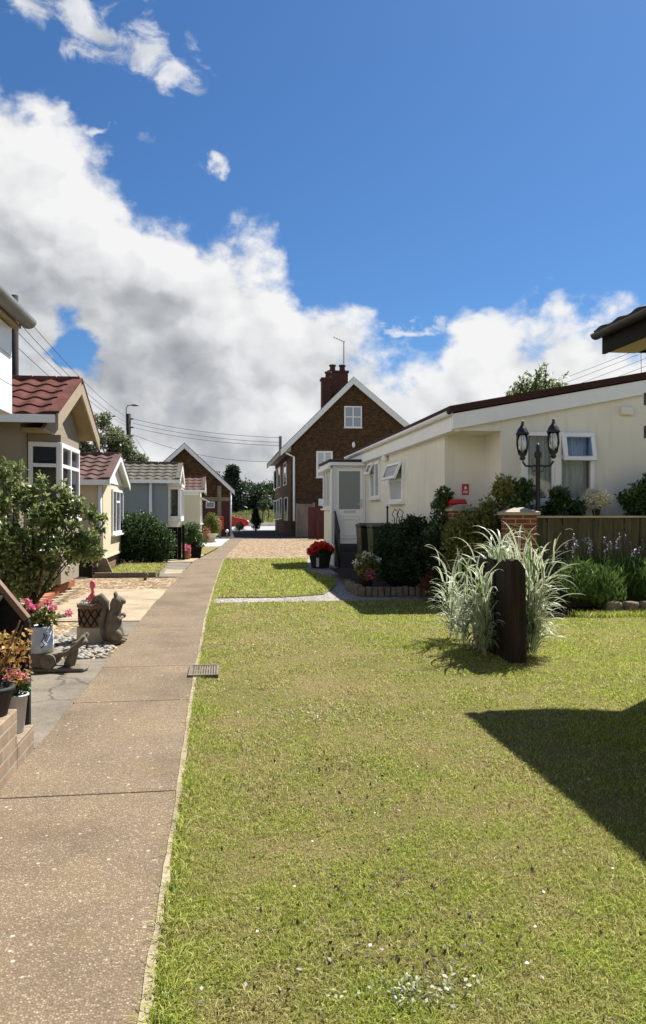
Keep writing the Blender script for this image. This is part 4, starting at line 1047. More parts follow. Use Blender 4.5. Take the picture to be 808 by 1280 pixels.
def bucket(mb, c, r0, r1, h, seg=20, th=.006):
    mb.lathe([(r0 * .96, 0), (r0, .004), (r1, h - .012), (r1 + .008, h - .01), (r1 + .008, h), (r1 - th, h), (r0 - th, h * .86)], c, seg)
t = thing('metal_bucket', 'pale metal bucket of pink flowers on the lower brick step', 'planter', (-1.195, 4.66, .17))
mb = MB(); bucket(mb, (-1.195, 4.66, .172), .045, .066, .22); mb.build('bucket', M['tin'], t, True)
mb = MB(); mb.lathe([(.052, 0), (.056, .03)], (-1.195, 4.66, .35), 14); mb.build('soil', M['soil'], t)
leaves('foliage', M['lf_mid'], blob_pts(150, [(-1.195, 4.66, .45)], [(.08, .08, .06)])[0], .045, t)
for c_, r_ in (((-1.215, 4.65, .50), .045), ((-1.165, 4.67, .48), .038)): leaves('flower', M['fl_pink'], blob_pts(75, [c_], [(r_, r_, r_)])[0], .026, t, aspect=.8)
t = thing('potted_plant', 'orange and yellow leaved plant in a dark pot on the upper brick step', 'plant', (-1.24, 4.33, .36))
mb = MB(); mb.lathe([(.09, 0), (.12, .13), (.13, .13), (.13, .155), (.11, .155), (.1, .12)], (-1.24, 4.31, .362), 18); mb.build('pot', M['rubber'], t, True)
leaves('foliage', M['lf_autumn'], blob_pts(380, [(-1.24, 4.36, .68), (-1.15, 4.44, .58), (-1.32, 4.3, .76), (-1.15, 4.5, .72)], [(.15, .14, .12), (.10, .1, .12), (.12, .12, .1), (.09, .09, .09)], .3)[0], .037, t, aspect=.75)
mb = MB()
for i in range(14):
    e = V((-1.24 + random.uniform(-.14, .16), 4.38 + random.uniform(-.1, .1), random.uniform(.6, .88))); mb.tube([(-1.24, 4.31, .48), (-1.24 + (e.x + 1.24) * .4, 4.33, .6), e], .004, 5)
mb.build('stem', M['brownwood'], t)

# stone cart ornament with milk churn of geraniums
cx, cy = -1.57, 7.22
t = thing('cart_ornament', 'small weathered stone cart ornament with round wheels and shafts', 'ornament', (cx, cy, 0))
mb = MB(); mb.prism([(cx - .24, cy - .11), (cx + .33, cy - .13), (cx + .36, cy - .05), (cx + .34, cy + .13), (cx - .22, cy + .14)], .016, .05, 2); mb.build('base', M['stone'], t, bevel=.012)
mb = MB(); mb.prism([(cx - .20, .052), (cx + .05, .052), (cx + .12, .16), (cx + .11, .18), (cx - .21, .18), (cx - .22, .16)], cy - .09, cy + .12, 1); mb.build('body', M['stone'], t, bevel=.02)
for sy in (-.125, .135):
    mb = MB(); mb.tube([(cx + .02, cy + sy, .115), (cx + .02, cy + sy + .035, .115)], .07, 18); mb.tube([(cx + .02, cy + sy - .012, .115), (cx + .02, cy + sy + .045, .115)], .026, 10)
    mb.build('wheel', M['stone'], t, bevel=.01)
mb = MB()
for sy in (-.07, .09): mb.tube([(cx + .06, cy + sy, .15), (cx + .18, cy + sy, .18), (cx + .26, cy + sy + .01, .24), (cx + .33, cy + sy + .01, .33)], [.024, .022, .026, .02], 8)
mb.tube([(cx + .18, cy + .01, .05), (cx + .22, cy + .01, .17), (cx + .24, cy + .0, .24), (cx + .34, cy, .28)], [.05, .046, .04, .026], 8)
mb.build('shaft', M['stone'], t, True)
qx, qy = cx - .07, cy + .015
t = thing('milk_churn', 'pale grey churn pot of pink geraniums standing on the stone cart', 'planter', (qx, qy, .182))
mb = MB(); mb.lathe([(.112, 0), (.118, .006), (.116, .06), (.119, .065), (.115, .07), (.112, .19), (.098, .21), (.11, .235), (.10, .235), (.09, .21)], (qx, qy, .184), 24); mb.build('pot', M['tin'], t, True)
mb = MB()
pts = [(.02, .07), (.05, .09), (.03, .13), (.06, .17), (.035, .15), (.055, .12), (.075, .16)]
mb.tube([(qx + .118 * math.sin(a_), qy - .118 * math.cos(a_), .184 + z_) for a_, z_ in ((.25, .05), (.5, .08), (.3, .11), (.55, .15), (.4, .18), (.7, .16), (.5, .12), (.75, .09))], .005, 6); mb.build('painted_motif', M['black'], t)
mb = MB(); mb.lathe([(.09, 0), (.1, .02)], (qx, qy, .39), 14); mb.build('soil', M['soil'], t)
leaves('foliage', M['lf_yel'], blob_pts(420, [(qx, qy, .50), (qx - .1, qy, .52), (qx + .09, qy, .48)], [(.11, .10, .08), (.08, .08, .1), (.07, .07, .06)])[0], .05, t, aspect=.7)
heads = [(qx - .10, qy - .04, .64), (qx - .07, qy - .07, .59), (qx + .07, qy - .02, .63), (qx + .10, qy + .03, .57), (qx - .04, qy, .58), (qx + .24, qy + .05, .52)]
for h in heads: leaves('flower', M['fl_pink'], blob_pts(70, [h], [(.034, .034, .028)])[0], .022, t, aspect=.9)
mb = MB()
for h in heads: mb.tube([(qx, qy, .4), ((qx + h[0]) / 2, (qy + h[1]) / 2, .5), h], .004, 5)
mb.build('stem', M['lf_mid'], t)

# lattice pot
cx, cy = -1.42, 8.72
t = thing('lattice_pot', 'round pot with dark diagonal lattice band on a cream base holding a pink ornament', 'planter', (cx, cy, 0))
mb = MB(); mb.lathe([(.165, 0), (.172, .01), (.172, .17), (.160, .18), (.12, .182)], (cx, cy, .015), 28); mb.build('base', M['castone'], t, True)
mb = MB(); mb.lathe([(.140, 0), (.146, .01), (.155, .20), (.170, .21), (.172, .245), (.155, .245), (.148, .2)], (cx, cy, .198), 28); mb.build('pot', M['brownwood'], t, True)
mb = MB()
for i in range(12):
    for sg in (1, -1):
        mb.tube([(cx + (.150 + .008 * k / 6) * math.cos(2 * PI * i / 12 + sg * k * .12), cy + (.150 + .008 * k / 6) * math.sin(2 * PI * i / 12 + sg * k * .12), .21 + .03 * k) for k in range(7)], .0065, 5)
mb.build('lattice', M['blackwood'], t, True)
mb = MB(); mb.lathe([(.14, 0), (.145, .01)], (cx, cy, .42), 16); mb.build('soil', M['soil'], t)
leaves('flower', M['fl_white'], blob_pts(200, [(cx - .07, cy - .06, .46), (cx + .08, cy - .05, .46)], [(.07, .07, .04), (.06, .06, .04)])[0], .03, t, aspect=.8)
mb = MB()
for dx, h in ((-.05, .10), (-.02, .14), (.02, .15), (.05, .11), (.08, .10), (0, .1)):
    mb.ball((cx + dx, cy - .05 + abs(dx) * .3, .44 + h * .4), .035, 8, 6, (.8, .8, h / .045 * .5), .1)
mb.tube([(cx - .01, cy - .03, .50), (cx + .005, cy - .03, .58), (cx - .01, cy - .03, .63)], [.03, .018, .02], 8); mb.ball((cx + .0, cy - .03, .655), .038, 8, 6, (.9, .7, 1.3)); mb.build('pink_ornament', M['pink'], t, True)

# stone squirrel
cx, cy = -1.20, 8.62
t = thing('squirrel_statue', 'weathered stone squirrel statue sitting upright beside the path', 'statue', (cx, cy, 0))
bm_ = MB()
bm_.lathe([(.115, 0), (.12, .012), (.115, .03), (.05, .035)], (cx, cy, .014), 16)
body = [((cx + .02, cy, .05), .085), ((cx + .025, cy, .13), .10), ((cx + .015, cy, .22), .092), ((cx + .02, cy, .31), .078), ((cx + .035, cy - .005, .38), .062), ((cx + .045, cy - .008, .44), .07), ((cx + .06, cy - .012, .49), .064), ((cx + .06, cy - .012, .535), .03)]
bm_.tube([p for p, r in body], [r for p, r in body], 14)
bm_.tube([(cx + .08, cy - .012, .485), (cx + .125, cy - .02, .47), (cx + .145, cy - .022, .462)], [.045, .032, .016], 10)
for sy in (-.035, .03): bm_.tube([(cx + .04, cy + sy - .01, .53), (cx + .035, cy + sy * 1.2 - .01, .565), (cx + .03, cy + sy * 1.2 - .01, .58)], [.02, .016, .004], 6)
for sy in (-.065, .06):
    bm_.tube([(cx + .03, cy + sy, .34), (cx + .08, cy + sy * 1.1, .27), (cx + .115, cy + sy * .5, .31)], [.032, .026, .018], 8)
    bm_.ball((cx + .05, cy + sy * 1.1, .11), .07, 10, 8, (1, .6, 1.05)); bm_.ball((cx + .10, cy + sy, .05), .035, 8, 6, (1.6, .8, .7))
bm_.ball((cx + .12, cy - .005, .32), .03, 8, 6)
bm_.build('body', M['stone'], t, True)
tm_ = MB(); tm_.tube([(cx - .05, cy + .02, .06), (cx - .12, cy + .02, .13), (cx - .125, cy + .02, .26), (cx - .085, cy + .02, .37), (cx - .085, cy + .015, .46), (cx - .13, cy + .01, .525), (cx - .175, cy + .01, .50), (cx - .17, cy + .01, .455)], [.05, .062, .058, .05, .055, .05, .038, .02], 12); tm_.build('tail', M['stone'], t, True)

# shrub, edging, fence bits in the left gardens
def px_blobs(Y, rows):                # foliage masses from their place, at distance Y
    out = []
    for px, py, r, dy in rows:
        q = W(px, py, Y + dy); out.append(((q.x, q.y, q.z), (r, r, r * (.85 if r > .17 else 1.7))))
    return out
b = W(42, 640, 10.7); b.z = 0
plant('shrub', 'large leafy shrub with pale green young tips in front of the tan home', 'shrub', b,
      px_blobs(10.7, ((30, 690, .52, 0), (75, 690, .42, .1), (18, 625, .32, -.2), (62, 648, .36, 0), (100, 668, .30, .2), (-5, 660, .5, -.2), (38, 722, .38, .1), (4, 588, .11, -.2), (22, 592, .11, -.2), (12, 612, .13, -.1), (52, 606, .10, 0), (78, 612, .10, .1), (97, 632, .11, .1), (124, 655, .11, .2), (85, 632, .14, .1), (112, 640, .10, .2), (15, 735, .4, 0), (40, 622, .14, 0), (118, 690, .14, .2), (-35, 690, .5, 0))),
      15500, .080, M['lf_shrub'], (.024, .15), k=10, cr=None, stems=18, fill=.12, aspect=.5, up=.9, shell=.4)
t = thing('brick_edging', 'low terracotta brick edging around the shrub bed by the cream pad', 'edging', (-2.6, 10.9, 0))
for i in range(9):
    a = G(44 + i * 5.2, 764 - i * 3.7); mb = MB(); mb.loc((a.x, a.y, 0), rz=1.15); mb.box(-.14, .14, -.05, .05, 0, .15 + random.uniform(-.01, .01)); mb.build('brick', M['terracotta'], t, bevel=.008)
for i in range(9):
    a = G(50 + i * 5.4, 768 - i * 3.7)
    mb = MB(); mb.loc((a.x, a.y, 0), rz=1.15); mb.box(-.145, .145, -.05, .05, 0, .06); mb.build('kerb', M['pad'], t, bevel=.008)
f = thing('fence', 'low dark brown garden fence between the tan and yellow homes', 'fence', (-3.4, 17.3, 0))
mb = MB()
for i in range(11): mb.box(-4.45 + i * .14, -4.45 + i * .14 + .132, 17.30 + (i % 2) * .012, 17.32 + (i % 2) * .012, .03, .92)
mb.build('board', M['darkwood'], f)
mb = MB(); mb.box(-2.91, -2.83, 17.26, 17.34, 0, 1.02); mb.build('post', M['blackwood'], f)
t = thing('ramp_board', 'sloping cream board leaning at the brick foot of the yellow home', 'board', (-2.6, 17.9, 0))
mb = MB(); mb.prism([(-2.80, .0), (-2.45, .0), (-2.62, .40), (-2.80, .42)], 17.88, 17.95, 1); mb.build('board', M['pad'], t, bevel=.006)
t = thing('timber_edging', 'grey timber edging board along the gravel bed below the yellow home', 'edging', (-2.1, 17.35, 0))
mb = MB(); mb.box(-2.80, -1.47, 17.32, 17.38, 0, .12); mb.build('board', M['greywood'], t, bevel=.01)
mb = MB(); mb.box(-1.66, -1.60, 16.55, 16.63, 0, .10); mb.ball((-1.63, 16.6, .12), .07, 8, 6, wob=.15)
tag(mb.build('stone', M['stone'], None, origin=(-1.63, 16.6, 0)), 'small dark stone lying on the gravel bed', 'stone')
plant('hedge', 'rounded dark green clipped hedge in front of the blue-grey home', 'hedge', (-2.15, 22.0, 0),
      [((-2.35, 22.2, .72), (.78, .7, .74)), ((-1.9, 22.4, .56), (.55, .6, .60)), ((-2.8, 22.3, .72), (.62, .6, .70))], 21000, .075, M['lf_hedge'], (.05, .2), k=26, cr=.24, shell=.75, up=.4, fill=.6, aspect=.6)
t = thing('gate', 'black boarded garden gate beside the clipped hedge', 'gate', (-1.6, 23.4, 0))
mb = MB()
for i in range(6): mb.box(-1.98 + i * .125, -1.98 + i * .125 + .122, 23.40 + (i % 2) * .008, 23.43 + (i % 2) * .008, .03, 1.0)
mb.build('board', M['blackwood'], t)
mb = MB(); mb.box(-1.22, -1.14, 23.36, 23.44, 0, 1.06); mb.build('post', M['blackwood'], t)
plant('shrub', 'grey green shrub with reddish tips growing beside the black gate', 'shrub', (-.98, 24.6, .3),
      [((-1.0, 24.6, .75), (.36, .4, .42)), ((-.85, 24.7, .55), (.3, .3, .3))], 4200, .07, M['lf_mid'], (.03, .2), k=12, cr=.16, fill=.4)
t = thing('trough', 'dark square trough holding the shrub beside the black gate', 'planter', (-.9, 24.5, 0))
mb = MB(); mb.prism([(-1.12, 0), (-.70, 0), (-.66, .36), (-1.16, .36)], 24.3, 24.7, 1); mb.build('tub', M['blackwood'], t, bevel=.01)
t = thing('flower_pot', 'small terracotta pot of pink flowers by the black gate', 'planter', (-1.09, 23.75, 0))
mb = MB(); mb.lathe([(.09, 0), (.13, .12), (.10, .22), (.13, .26), (.11, .26), (.09, .2)], (-1.09, 23.75, .015), 16); mb.build('pot', M['terracotta'], t, True)
leaves('flower', M['fl_pink'], blob_pts(130, [(-1.09, 23.75, .36)], [(.15, .15, .1)])[0], .05, t, aspect=.8)
t = thing('flower_pot', 'brown glazed pot with a small plant beside the pale home wall', 'planter', (-.82, 37.0, 0))
mb = MB(); mb.lathe([(.16, 0), (.28, .25), (.22, .46), (.26, .5), (.22, .5), (.18, .42)], (-.82, 37.0, .02), 16); mb.build('pot', M['terracotta'], t, True)
leaves('foliage', M['lf_red'], blob_pts(160, [(-.82, 37, .6)], [(.22, .22, .14)])[0], .09, t)
t = thing('stone_planter', 'pale stone urn planter on the white paving', 'planter', (-.52, 36.2, 0))
mb = MB(); mb.lathe([(.20, 0), (.20, .06), (.14, .1), (.17, .28), (.25, .34), (.25, .40), (.2, .4), (.17, .32)], (-.50, 36.6, .02), 18); mb.build('urn', M['castone'], t, True)
plant('hedge', 'golden clipped square hedge beside the red bin', 'hedge', (-.60, 39.5, 0), [((-.62, 39.8, .80), (.40, .40, .62)), ((-.45, 39.7, .75), (.34, .4, .6))], 5200, .085, M['lf_yel'], (.04, .2), k=14, cr=.2, shell=.8, fill=.7)
t = thing('litter_bin', 'red box bin fixed to a wooden post by the garage door', 'bin', (.02, 42.6, 0))
a, b = W(271.5, 662, 42.4), W(279.5, 645.5, 42.4)
mb = MB(); mb.box(a.x, b.x, 42.28, 42.62, a.z, b.z); mb.build('box', M['red'], t, bevel=.03)
mb = MB(); mb.box((a.x + b.x) / 2 - .06, (a.x + b.x) / 2 + .06, 42.63, 42.75, 0, b.z - .05); mb.build('post', M['greywood'], t)
mb = MB(); mb.box(a.x + .06, b.x - .06, 42.268, 42.279, b.z - .2, b.z - .13); mb.build('slot', M['black'], t)
t = thing('marker_lamp', 'small white round lamp on a short stake by the red bin', 'lamp', (.22, 41.9, 0))
mb = MB(); mb.ball((.22, 41.9, .42), .09, 10, 8); mb.build('globe', M['white'], t, True)
mb = MB(); mb.tube([(.22, 41.9, 0), (.22, 41.9, .36)], .03, 8); mb.build('stake', M['greymetal'], t)

# drain cover
a = G(255, 843)
t = thing('drain_cover', 'rusty slotted drain cover set between path and lawn', 'drain cover', (a.x, a.y, .03))
mb = MB(); hx, hy = .13, .23
for (x0, x1, y0, y1) in ((-hx, hx, -hy, -hy + .03), (-hx, hx, hy - .03, hy), (-hx, -hx + .02, -hy + .03, hy - .03), (hx - .02, hx, -hy + .03, hy - .03)): mb.box(a.x + x0, a.x + x1, a.y + y0, a.y + y1, .0, .045)
mb.build('frame', M['rust'], t, bevel=.003)
mb = MB()
for i in range(10): x = a.x - hx + .021 + i * .022; mb.box(x, x + .015, a.y - hy + .031, a.y + hy - .031, .01, .040)
mb.build('grating', M['rust'], t)

# ------------------------------------------------------------------ right: timber screen and variegated grass
t = thing('timber_screen', 'short dark brown timber screen with a square end post among striped grasses', 'screen', (2.72, 7.5, 0))
mb = MB(); x0, x1, y0, y1 = 2.70, 2.86, 6.98, 7.15
mb.add([(x0, y0, 0), (x1, y0, 0), (x1, y1, 0), (x0, y1, 0), (x0 + .006, y0 + .004, .985), (x0 + .07, y0 + .002, 1.005), (x1 - .05, y0 + .003, .965), (x1 - .006, y0 + .004, .90), (x1 - .008, y1 - .004, .92), (x0 + .01, y1 - .004, 1.0)],
       [(3, 2, 1, 0), (0, 1, 7, 6, 5, 4), (1, 2, 8, 7), (2, 3, 9, 8), (3, 0, 4, 9), (4, 5, 9), (5, 6, 8, 9), (6, 7, 8)])
mb.build('post', M['darkwood'], t, bevel=.008)
for i in range(6):
    mb = MB(); a = 7.155 + i * .15; h = .99 + random.uniform(-.05, .03); o_ = (i % 2) * .014
    mb.prism([(a, 0), (a + .143, 0), (a + .143, h + random.uniform(-.03, .02)), (a + .07, h + random.uniform(-.01, .02)), (a, h)], 2.71 + o_, 2.745 + o_, 0); mb.build('board', M['darkwood'], t, bevel=.004)
def ribbon_grass(name, label, bases, nst, Ls, hs, w=.018, avoid=None):
    t = thing(name, label, 'grass', (bases[0][0], bases[0][1], 0), 'striped ornamental grasses')
    S = 9; vs = []; uv = []; cnt = 0
    c0 = V((sum(b[0] for b in bases) / len(bases), sum(b[1] for b in bases) / len(bases), 0))
    for i in range(nst):
        bb = random.choice(bases); a = random.uniform(0, 2 * PI); rr = bb[2] * math.sqrt(random.random())
        b = V((bb[0] + rr * math.cos(a), bb[1] + rr * math.sin(a), 0)); o = b - c0
        if o.length > 1e-3: o = o.normalized() * .7
        d0 = (o + V((random.gauss(0, .6), random.gauss(0, .6), 0))).normalized()
        H = random.uniform(*hs); ln = random.uniform(.03, .26)
        nl = random.randint(6, 9)
        for l in range(nl):
            f = (l + random.random()) / nl; z = H * (.06 + .9 * f)
            p = b + d0 * (ln * H * f ** 1.5) + V((0, 0, z))
            aa = math.atan2(d0.y, d0.x) + random.gauss(0, 1.1); d = V((math.cos(aa), math.sin(aa), 0))
            L = random.uniform(*Ls) * (.75 + .35 * f); th0 = random.uniform(.08, .7); th1 = random.uniform(1.8, 3.1); kk = random.uniform(1.0, 2.4)
            if l == nl - 1: th0 *= .5; th1 *= .8
            ww = w * random.uniform(.55, 1.25); tw = random.uniform(-.9, .9)
            for s_i in range(S + 1):
                u = s_i / S; th = th0 + (th1 - th0) * u ** kk
                sd = V((-d.y, d.x, 0)); nn = V((d.x * math.cos(th), d.y * math.cos(th), -math.sin(th))); sd = sd * math.cos(tw * u) + nn * math.sin(tw * u)
                hw = ww * .5 * (1 - u ** 2.5) * min(1, .55 + u * 3)
                for sg, uu in ((-1, 0), (1, 1)): vs.append(p + sd * sg * hw); uv.append((uu, u))
                p = p + (d * math.sin(th) + V((0, 0, 1)) * math.cos(th)) * L / S
                if p.z < .02: p.z = .02
                if avoid and avoid[0] < p.x < avoid[1] and avoid[2] < p.y < avoid[3] and p.z < 1.02: p.x = avoid[0] - .01 if p.x < (avoid[0] + avoid[1]) / 2 else avoid[1] + .01
            cnt += 1
    k = np.arange(cnt)[:, None] * (2 * (S + 1)); f = np.concatenate([k + np.array([[2 * q, 2 * q + 1, 2 * q + 3, 2 * q + 2]]) for q in range(S)], 0)
    np_mesh('blades', np.array([tuple(q) for q in vs]), f, M['stripe'], t, uv=np.array(uv), smooth=True)
    return t
AV = (2.66, 2.88, 6.9, 8.1)
ribbon_grass('striped_grass', 'white striped grass clump spilling in the sun right of the dark post', [(3.02, 7.32, .11), (3.0, 7.7, .11), (2.98, 8.05, .10)], 120, (.30, .58), (.22, 1.12), .027, AV)
ribbon_grass('striped_grass', 'white striped grass clump leaning out left of the dark timber screen', [(2.58, 7.35, .07), (2.56, 7.7, .09), (2.55, 8.1, .10), (2.6, 8.4, .1)], 56, (.26, .48), (.2, .92), .022, AV)

# pillars, fence, lamp post
def pillar(cx, cy, w, h, label):
    t = thing('brick_pillar', label, 'pillar', (cx, cy, 0), 'brick gate pillars')
    mb = MB(); mb.box(cx - w / 2, cx + w / 2, cy - w / 2, cy + w / 2, 0, h - .10); mb.build('shaft', M['pillarbrick'], t, bevel=.006)
    mb = MB(); e = w / 2 + .045; mb.box(cx - e, cx + e, cy - e, cy + e, h - .099, h - .05)
    mb.add([(cx - e, cy - e, h - .05), (cx + e, cy - e, h - .05), (cx + e, cy + e, h - .05), (cx - e, cy + e, h - .05), (cx - .05, cy - .05, h + .02), (cx + .05, cy - .05, h + .02), (cx + .05, cy + .05, h + .02), (cx - .05, cy + .05, h + .02)],
           [(0, 1, 5, 4), (1, 2, 6, 5), (2, 3, 7, 6), (3, 0, 4, 7), (4, 5, 6, 7)])
    mb.build('cap', M['capstone'], t, bevel=.01)
pillar(4.40, 11.05, .40, 1.50, 'nearer brick gate pillar with stone cap at the end of the board fence')
pillar(3.93, 12.35, .38, 1.56, 'farther brick gate pillar half hidden by shrubs near the red sign')
f = thing('fence', 'mossy vertical board fence with sunlit-toned top rail behind the lavender', 'fence', (6.6, 11.2, 0))
mb = MB()
for i in range(38): mb.box(4.63 + i * .125, 4.63 + i * .125 + .118, 11.10 + (i % 2) * .022, 11.12 + (i % 2) * .022, .0, 1.36)
mb.build('board', M['mossfence'], f, bevel=.003)
mb = MB(); mb.box(4.62, 9.4, 11.07, 11.17, 1.362, 1.392); mb.build('top_rail', M['castone'], f, bevel=.004)  # pale rail colour stands in for sunlight along the fence top

lx, ly = 4.86, 11.42
t = thing('lamp_post', 'dark green twin lantern lamp post behind the brick pillar', 'lamp post', (lx, ly, 0))
mb = MB(); mb.lathe([(.10, 0), (.10, .12), (.06, .16), (.045, .5), (.06, .55), (.036, .6), (.034, 2.28), (.055, 2.31), (.055, 2.37), (.03, 2.40), (.03, 2.46), (.012, 2.52)], (lx, ly, 0), 14); mb.build('post', M['black'], t, True)
mb = MB()
for sx in (-1, 1):
    mb.tube([(lx, ly, 2.18), (lx + sx * .10, ly - sx * .02, 2.16), (lx + sx * .19, ly - sx * .03, 2.17), (lx + sx * .235, ly - sx * .04, 2.24)], .016, 8)
    mb.tube([(lx, ly, 2.10), (lx + sx * .08, ly, 2.08), (lx + sx * .10, ly, 2.14)], .009, 6)
mb.build('arm', M['black'], t, True)
for sx, dz in ((-1, -.0), (1, .03)):
    ax, ay, az = lx + sx * .235, ly - sx * .04, 2.25 + dz
    ln = MB(); ln.lathe([(.015, 0), (.05, .03), (.035, .06), (.066, .10), (.075, .12), (.02, .125)], (ax, ay, az), 12)
    ln.lathe([(.100, .405), (.105, .42), (.092, .44), (.074, .49), (.048, .52), (.03, .55), (.02, .57), (.025, .585), (.008, .63)], (ax, ay, az), 12)
    for k in range(6):
        a = 2 * PI * k / 6; ln.tube([(ax + .072 * math.cos(a), ay + .072 * math.sin(a), az + .12), (ax + .098 * math.cos(a), ay + .098 * math.sin(a), az + .25), (ax + .094 * math.cos(a), ay + .094 * math.sin(a), az + .41)], .005, 5)
    lo = ln.build('lantern', M['black'], t, True)
    g = MB(); g.lathe([(.067, .125), (.092, .25), (.088, .404)], (ax, ay, az), 12); g.build('pane', M['clear'], lo, True)
    g = MB(); g.lathe([(.02, .126), (.022, .2), (.035, .23), (.03, .29), (.01, .32)], (ax, ay, az), 10); g.build('bulb', M['white'], lo, True)

# lavender
lv = thing('lavender', 'broad bushy green lavender with purple flower spikes before the board fence', 'lavender', (5.9, 10.55, 0))
C, R = [], []
for i in range(34): C.append((random.uniform(4.95, 7.6), random.uniform(10.25, 10.85), random.uniform(.26, .56))); R.append((.28, .24, .30))
P, d = blob_pts(21000, C, R, .6); P = P[P[:, 2] > .03]
dirs = np.c_[d[:, :2] * .4, np.abs(d[:, 2]) * .4 + 1.3][: len(P)]
leaves('foliage', M['lf_lav'], P, .12, lv, aspect=.13, up=0, out=np.array([0, 0, 1.3]))
mb = MB(); FP = []
for i in range(64):
    x, y = random.uniform(4.95, 7.6), random.uniform(10.3, 10.95); h = random.uniform(.86, 1.14); ex, ey = x + random.gauss(0, .06), y + random.gauss(0, .05)
    mb.tube([(x, y, .6), (ex, ey, h)], .0035, 4)
    for k in range(9): FP.append((ex + random.uniform(-.008, .008), ey + random.uniform(-.008, .008), h - .085 + .012 * k))
mb.build('stem', M['lf_lav'], lv)
for k in range(0, len(FP), 9): leaves('flower_spike', M['fl_lav'], FP[k:k + 9], .028, lv, aspect=.7)
t = thing('log_edging', 'low weathered log edging at the foot of the lavender', 'edging', (6, 10.15, 0))
for i in range(11):
    x = 5.45 + i * .235; mb = MB(); mb.lathe([(.108, 0), (.11, .16), (.10, .185), (.03, .195)], (x, 10.16 + random.uniform(-.02, .02), 0), 12); mb.build('log', M['stone'], t, True)

# shrubs around the pillars
plant('shrub', 'loose yellow green shrub sprawling between the two brick pillars', 'shrub', (4.05, 11.75, 0), [((4.0, 11.75, 1.0), (.42, .30, .50)), ((4.30, 11.7, 1.45), (.34, .22, .36)), ((3.75, 11.7, .75), (.36, .3, .45)), ((4.05, 11.6, .5), (.45, .3, .45)), ((3.66, 11.85, 1.1), (.22, .22, .3)), ((3.9, 11.6, 1.25), (.3, .25, .3)), ((4.42, 11.72, 1.85), (.12, .12, .22))], 9500, .07, M['lf_yel'], (.02, .3), k=12, cr=.15, stems=30, shell=.3, fill=.3)
plant('shrub', 'dark glossy shrub in front of the left half of the lace curtained window', 'shrub', (4.75, 11.62, 0), [((4.66, 11.62, 1.52), (.22, .18, .32)), ((4.55, 11.65, 1.2), (.3, .2, .35)), ((4.72, 11.62, 1.78), (.14, .13, .15))], 1700, .105, M['lf_rose'], (.025, .7), k=9, cr=.12, shell=.4)
plant('shrub', 'broad glossy rose bush to the right of the lamp post', 'shrub', (5.30, 11.55, 0), [((5.30, 11.55, 1.48), (.34, .22, .24)), ((5.1, 11.55, 1.4), (.22, .2, .2)), ((5.30, 11.6, 1.72), (.15, .14, .16)), ((5.5, 11.55, 1.5), (.15, .15, .2))], 2300, .10, M['lf_rose'], (.025, .8), k=9, cr=.12, shell=.4)
plant('standard_tree', 'cream leaved topiary ball on a short stem behind the fence', 'small tree', (5.93, 11.6, 0), [((5.93, 11.6, 1.68), (.28, .22, .17))], 2400, .055, M['lf_cream'], (.035, 1.45), k=16, cr=.11, shell=.6)
plant('shrub', 'dense glossy green shrub beside the cream topiary at the right edge', 'shrub', (6.65, 11.6, 0), [((6.62, 11.6, 1.62), (.30, .22, .34)), ((6.9, 11.6, 1.8), (.3, .2, .3)), ((6.7, 11.6, 1.3), (.3, .2, .3))], 3600, .085, M['lf_mid'], (.03, .8), k=10, cr=.15)
# dark bed in front of the side wall
plant('shrub', 'wide dark shrub mass filling the stone edged bed beside the bungalow', 'shrub', (3.4, 14.0, .15), [((3.38, 14.0, .72), (.44, .6, .56)), ((3.5, 15.0, .66), (.33, .6, .5)), ((3.35, 13.35, .80), (.38, .35, .55)), ((3.1, 13.35, .40), (.3, .3, .3)), ((3.45, 12.9, .6), (.3, .3, .5)), ((3.62, 12.45, .72), (.28, .26, .42)), ((3.45, 13.6, 1.15), (.28, .4, .25)), ((3.2, 12.98, .42), (.35, .12, .26)), ((3.20, 14.7, .62), (.30, .4, .58)), ((3.42, 15.6, .75), (.3, .4, .5))], 32000, .062, M['lf_dark'], (.05, .2), k=20, cr=.2, shell=.55, stems=10, zmin=.16, fill=.4, aspect=.55)
plant('climber', 'light green leafy climber at the bungalow wall corner', 'climber', (3.64, 12.62, 0), [((3.66, 12.65, 1.40), (.20, .16, .34)), ((3.70, 12.62, 1.72), (.13, .12, .16)), ((3.62, 12.6, 1.05), (.26, .2, .3))], 1700, .08, M['lf_mid'], (.02, .8), k=16, cr=.13, shell=.4, fill=.4)
plant('shrub', 'red and bronze leaved shrub at the right end of the stone edging', 'shrub', (3.60, 12.55, 0), [((3.58, 12.55, .42), (.30, .25, .26)), ((3.75, 12.5, .58), (.22, .2, .18)), ((3.38, 12.5, .3), (.16, .16, .16))], 1500, .05, M['lf_red'], (.03, .15), k=9, cr=.13, shell=.4)
plant('shrub', 'low dark leafy shrub in the bed behind the striped grasses', 'shrub', (3.7, 11.4, 0), [((3.62, 11.6, .30), (.40, .45, .34)), ((3.95, 11.2, .35), (.4, .35, .38)), ((3.45, 12.05, .35), (.3, .3, .36)), ((3.5, 10.7, .14), (.25, .4, .16)), ((4.25, 10.7, .2), (.4, .25, .24))], 7000, .05, M['lf_dark'], (.01, .05), k=12, cr=.12)
t = thing('planter_edging', 'rough stone edging around the dark shrub bed', 'edging', (3.0, 12.95, 0))
for i in range(13):
    x = 2.36 + i * .108; mb = MB(); mb.loc((x, 12.94 + random.uniform(-.015, .015), 0), rz=random.uniform(-.1, .1), ry=random.uniform(-.05, .05)); mb.box(-.047, .047, -.06, .06, 0, .17 + random.uniform(-.012, .012)); mb.build('stone', M['stone'], t, bevel=.015)
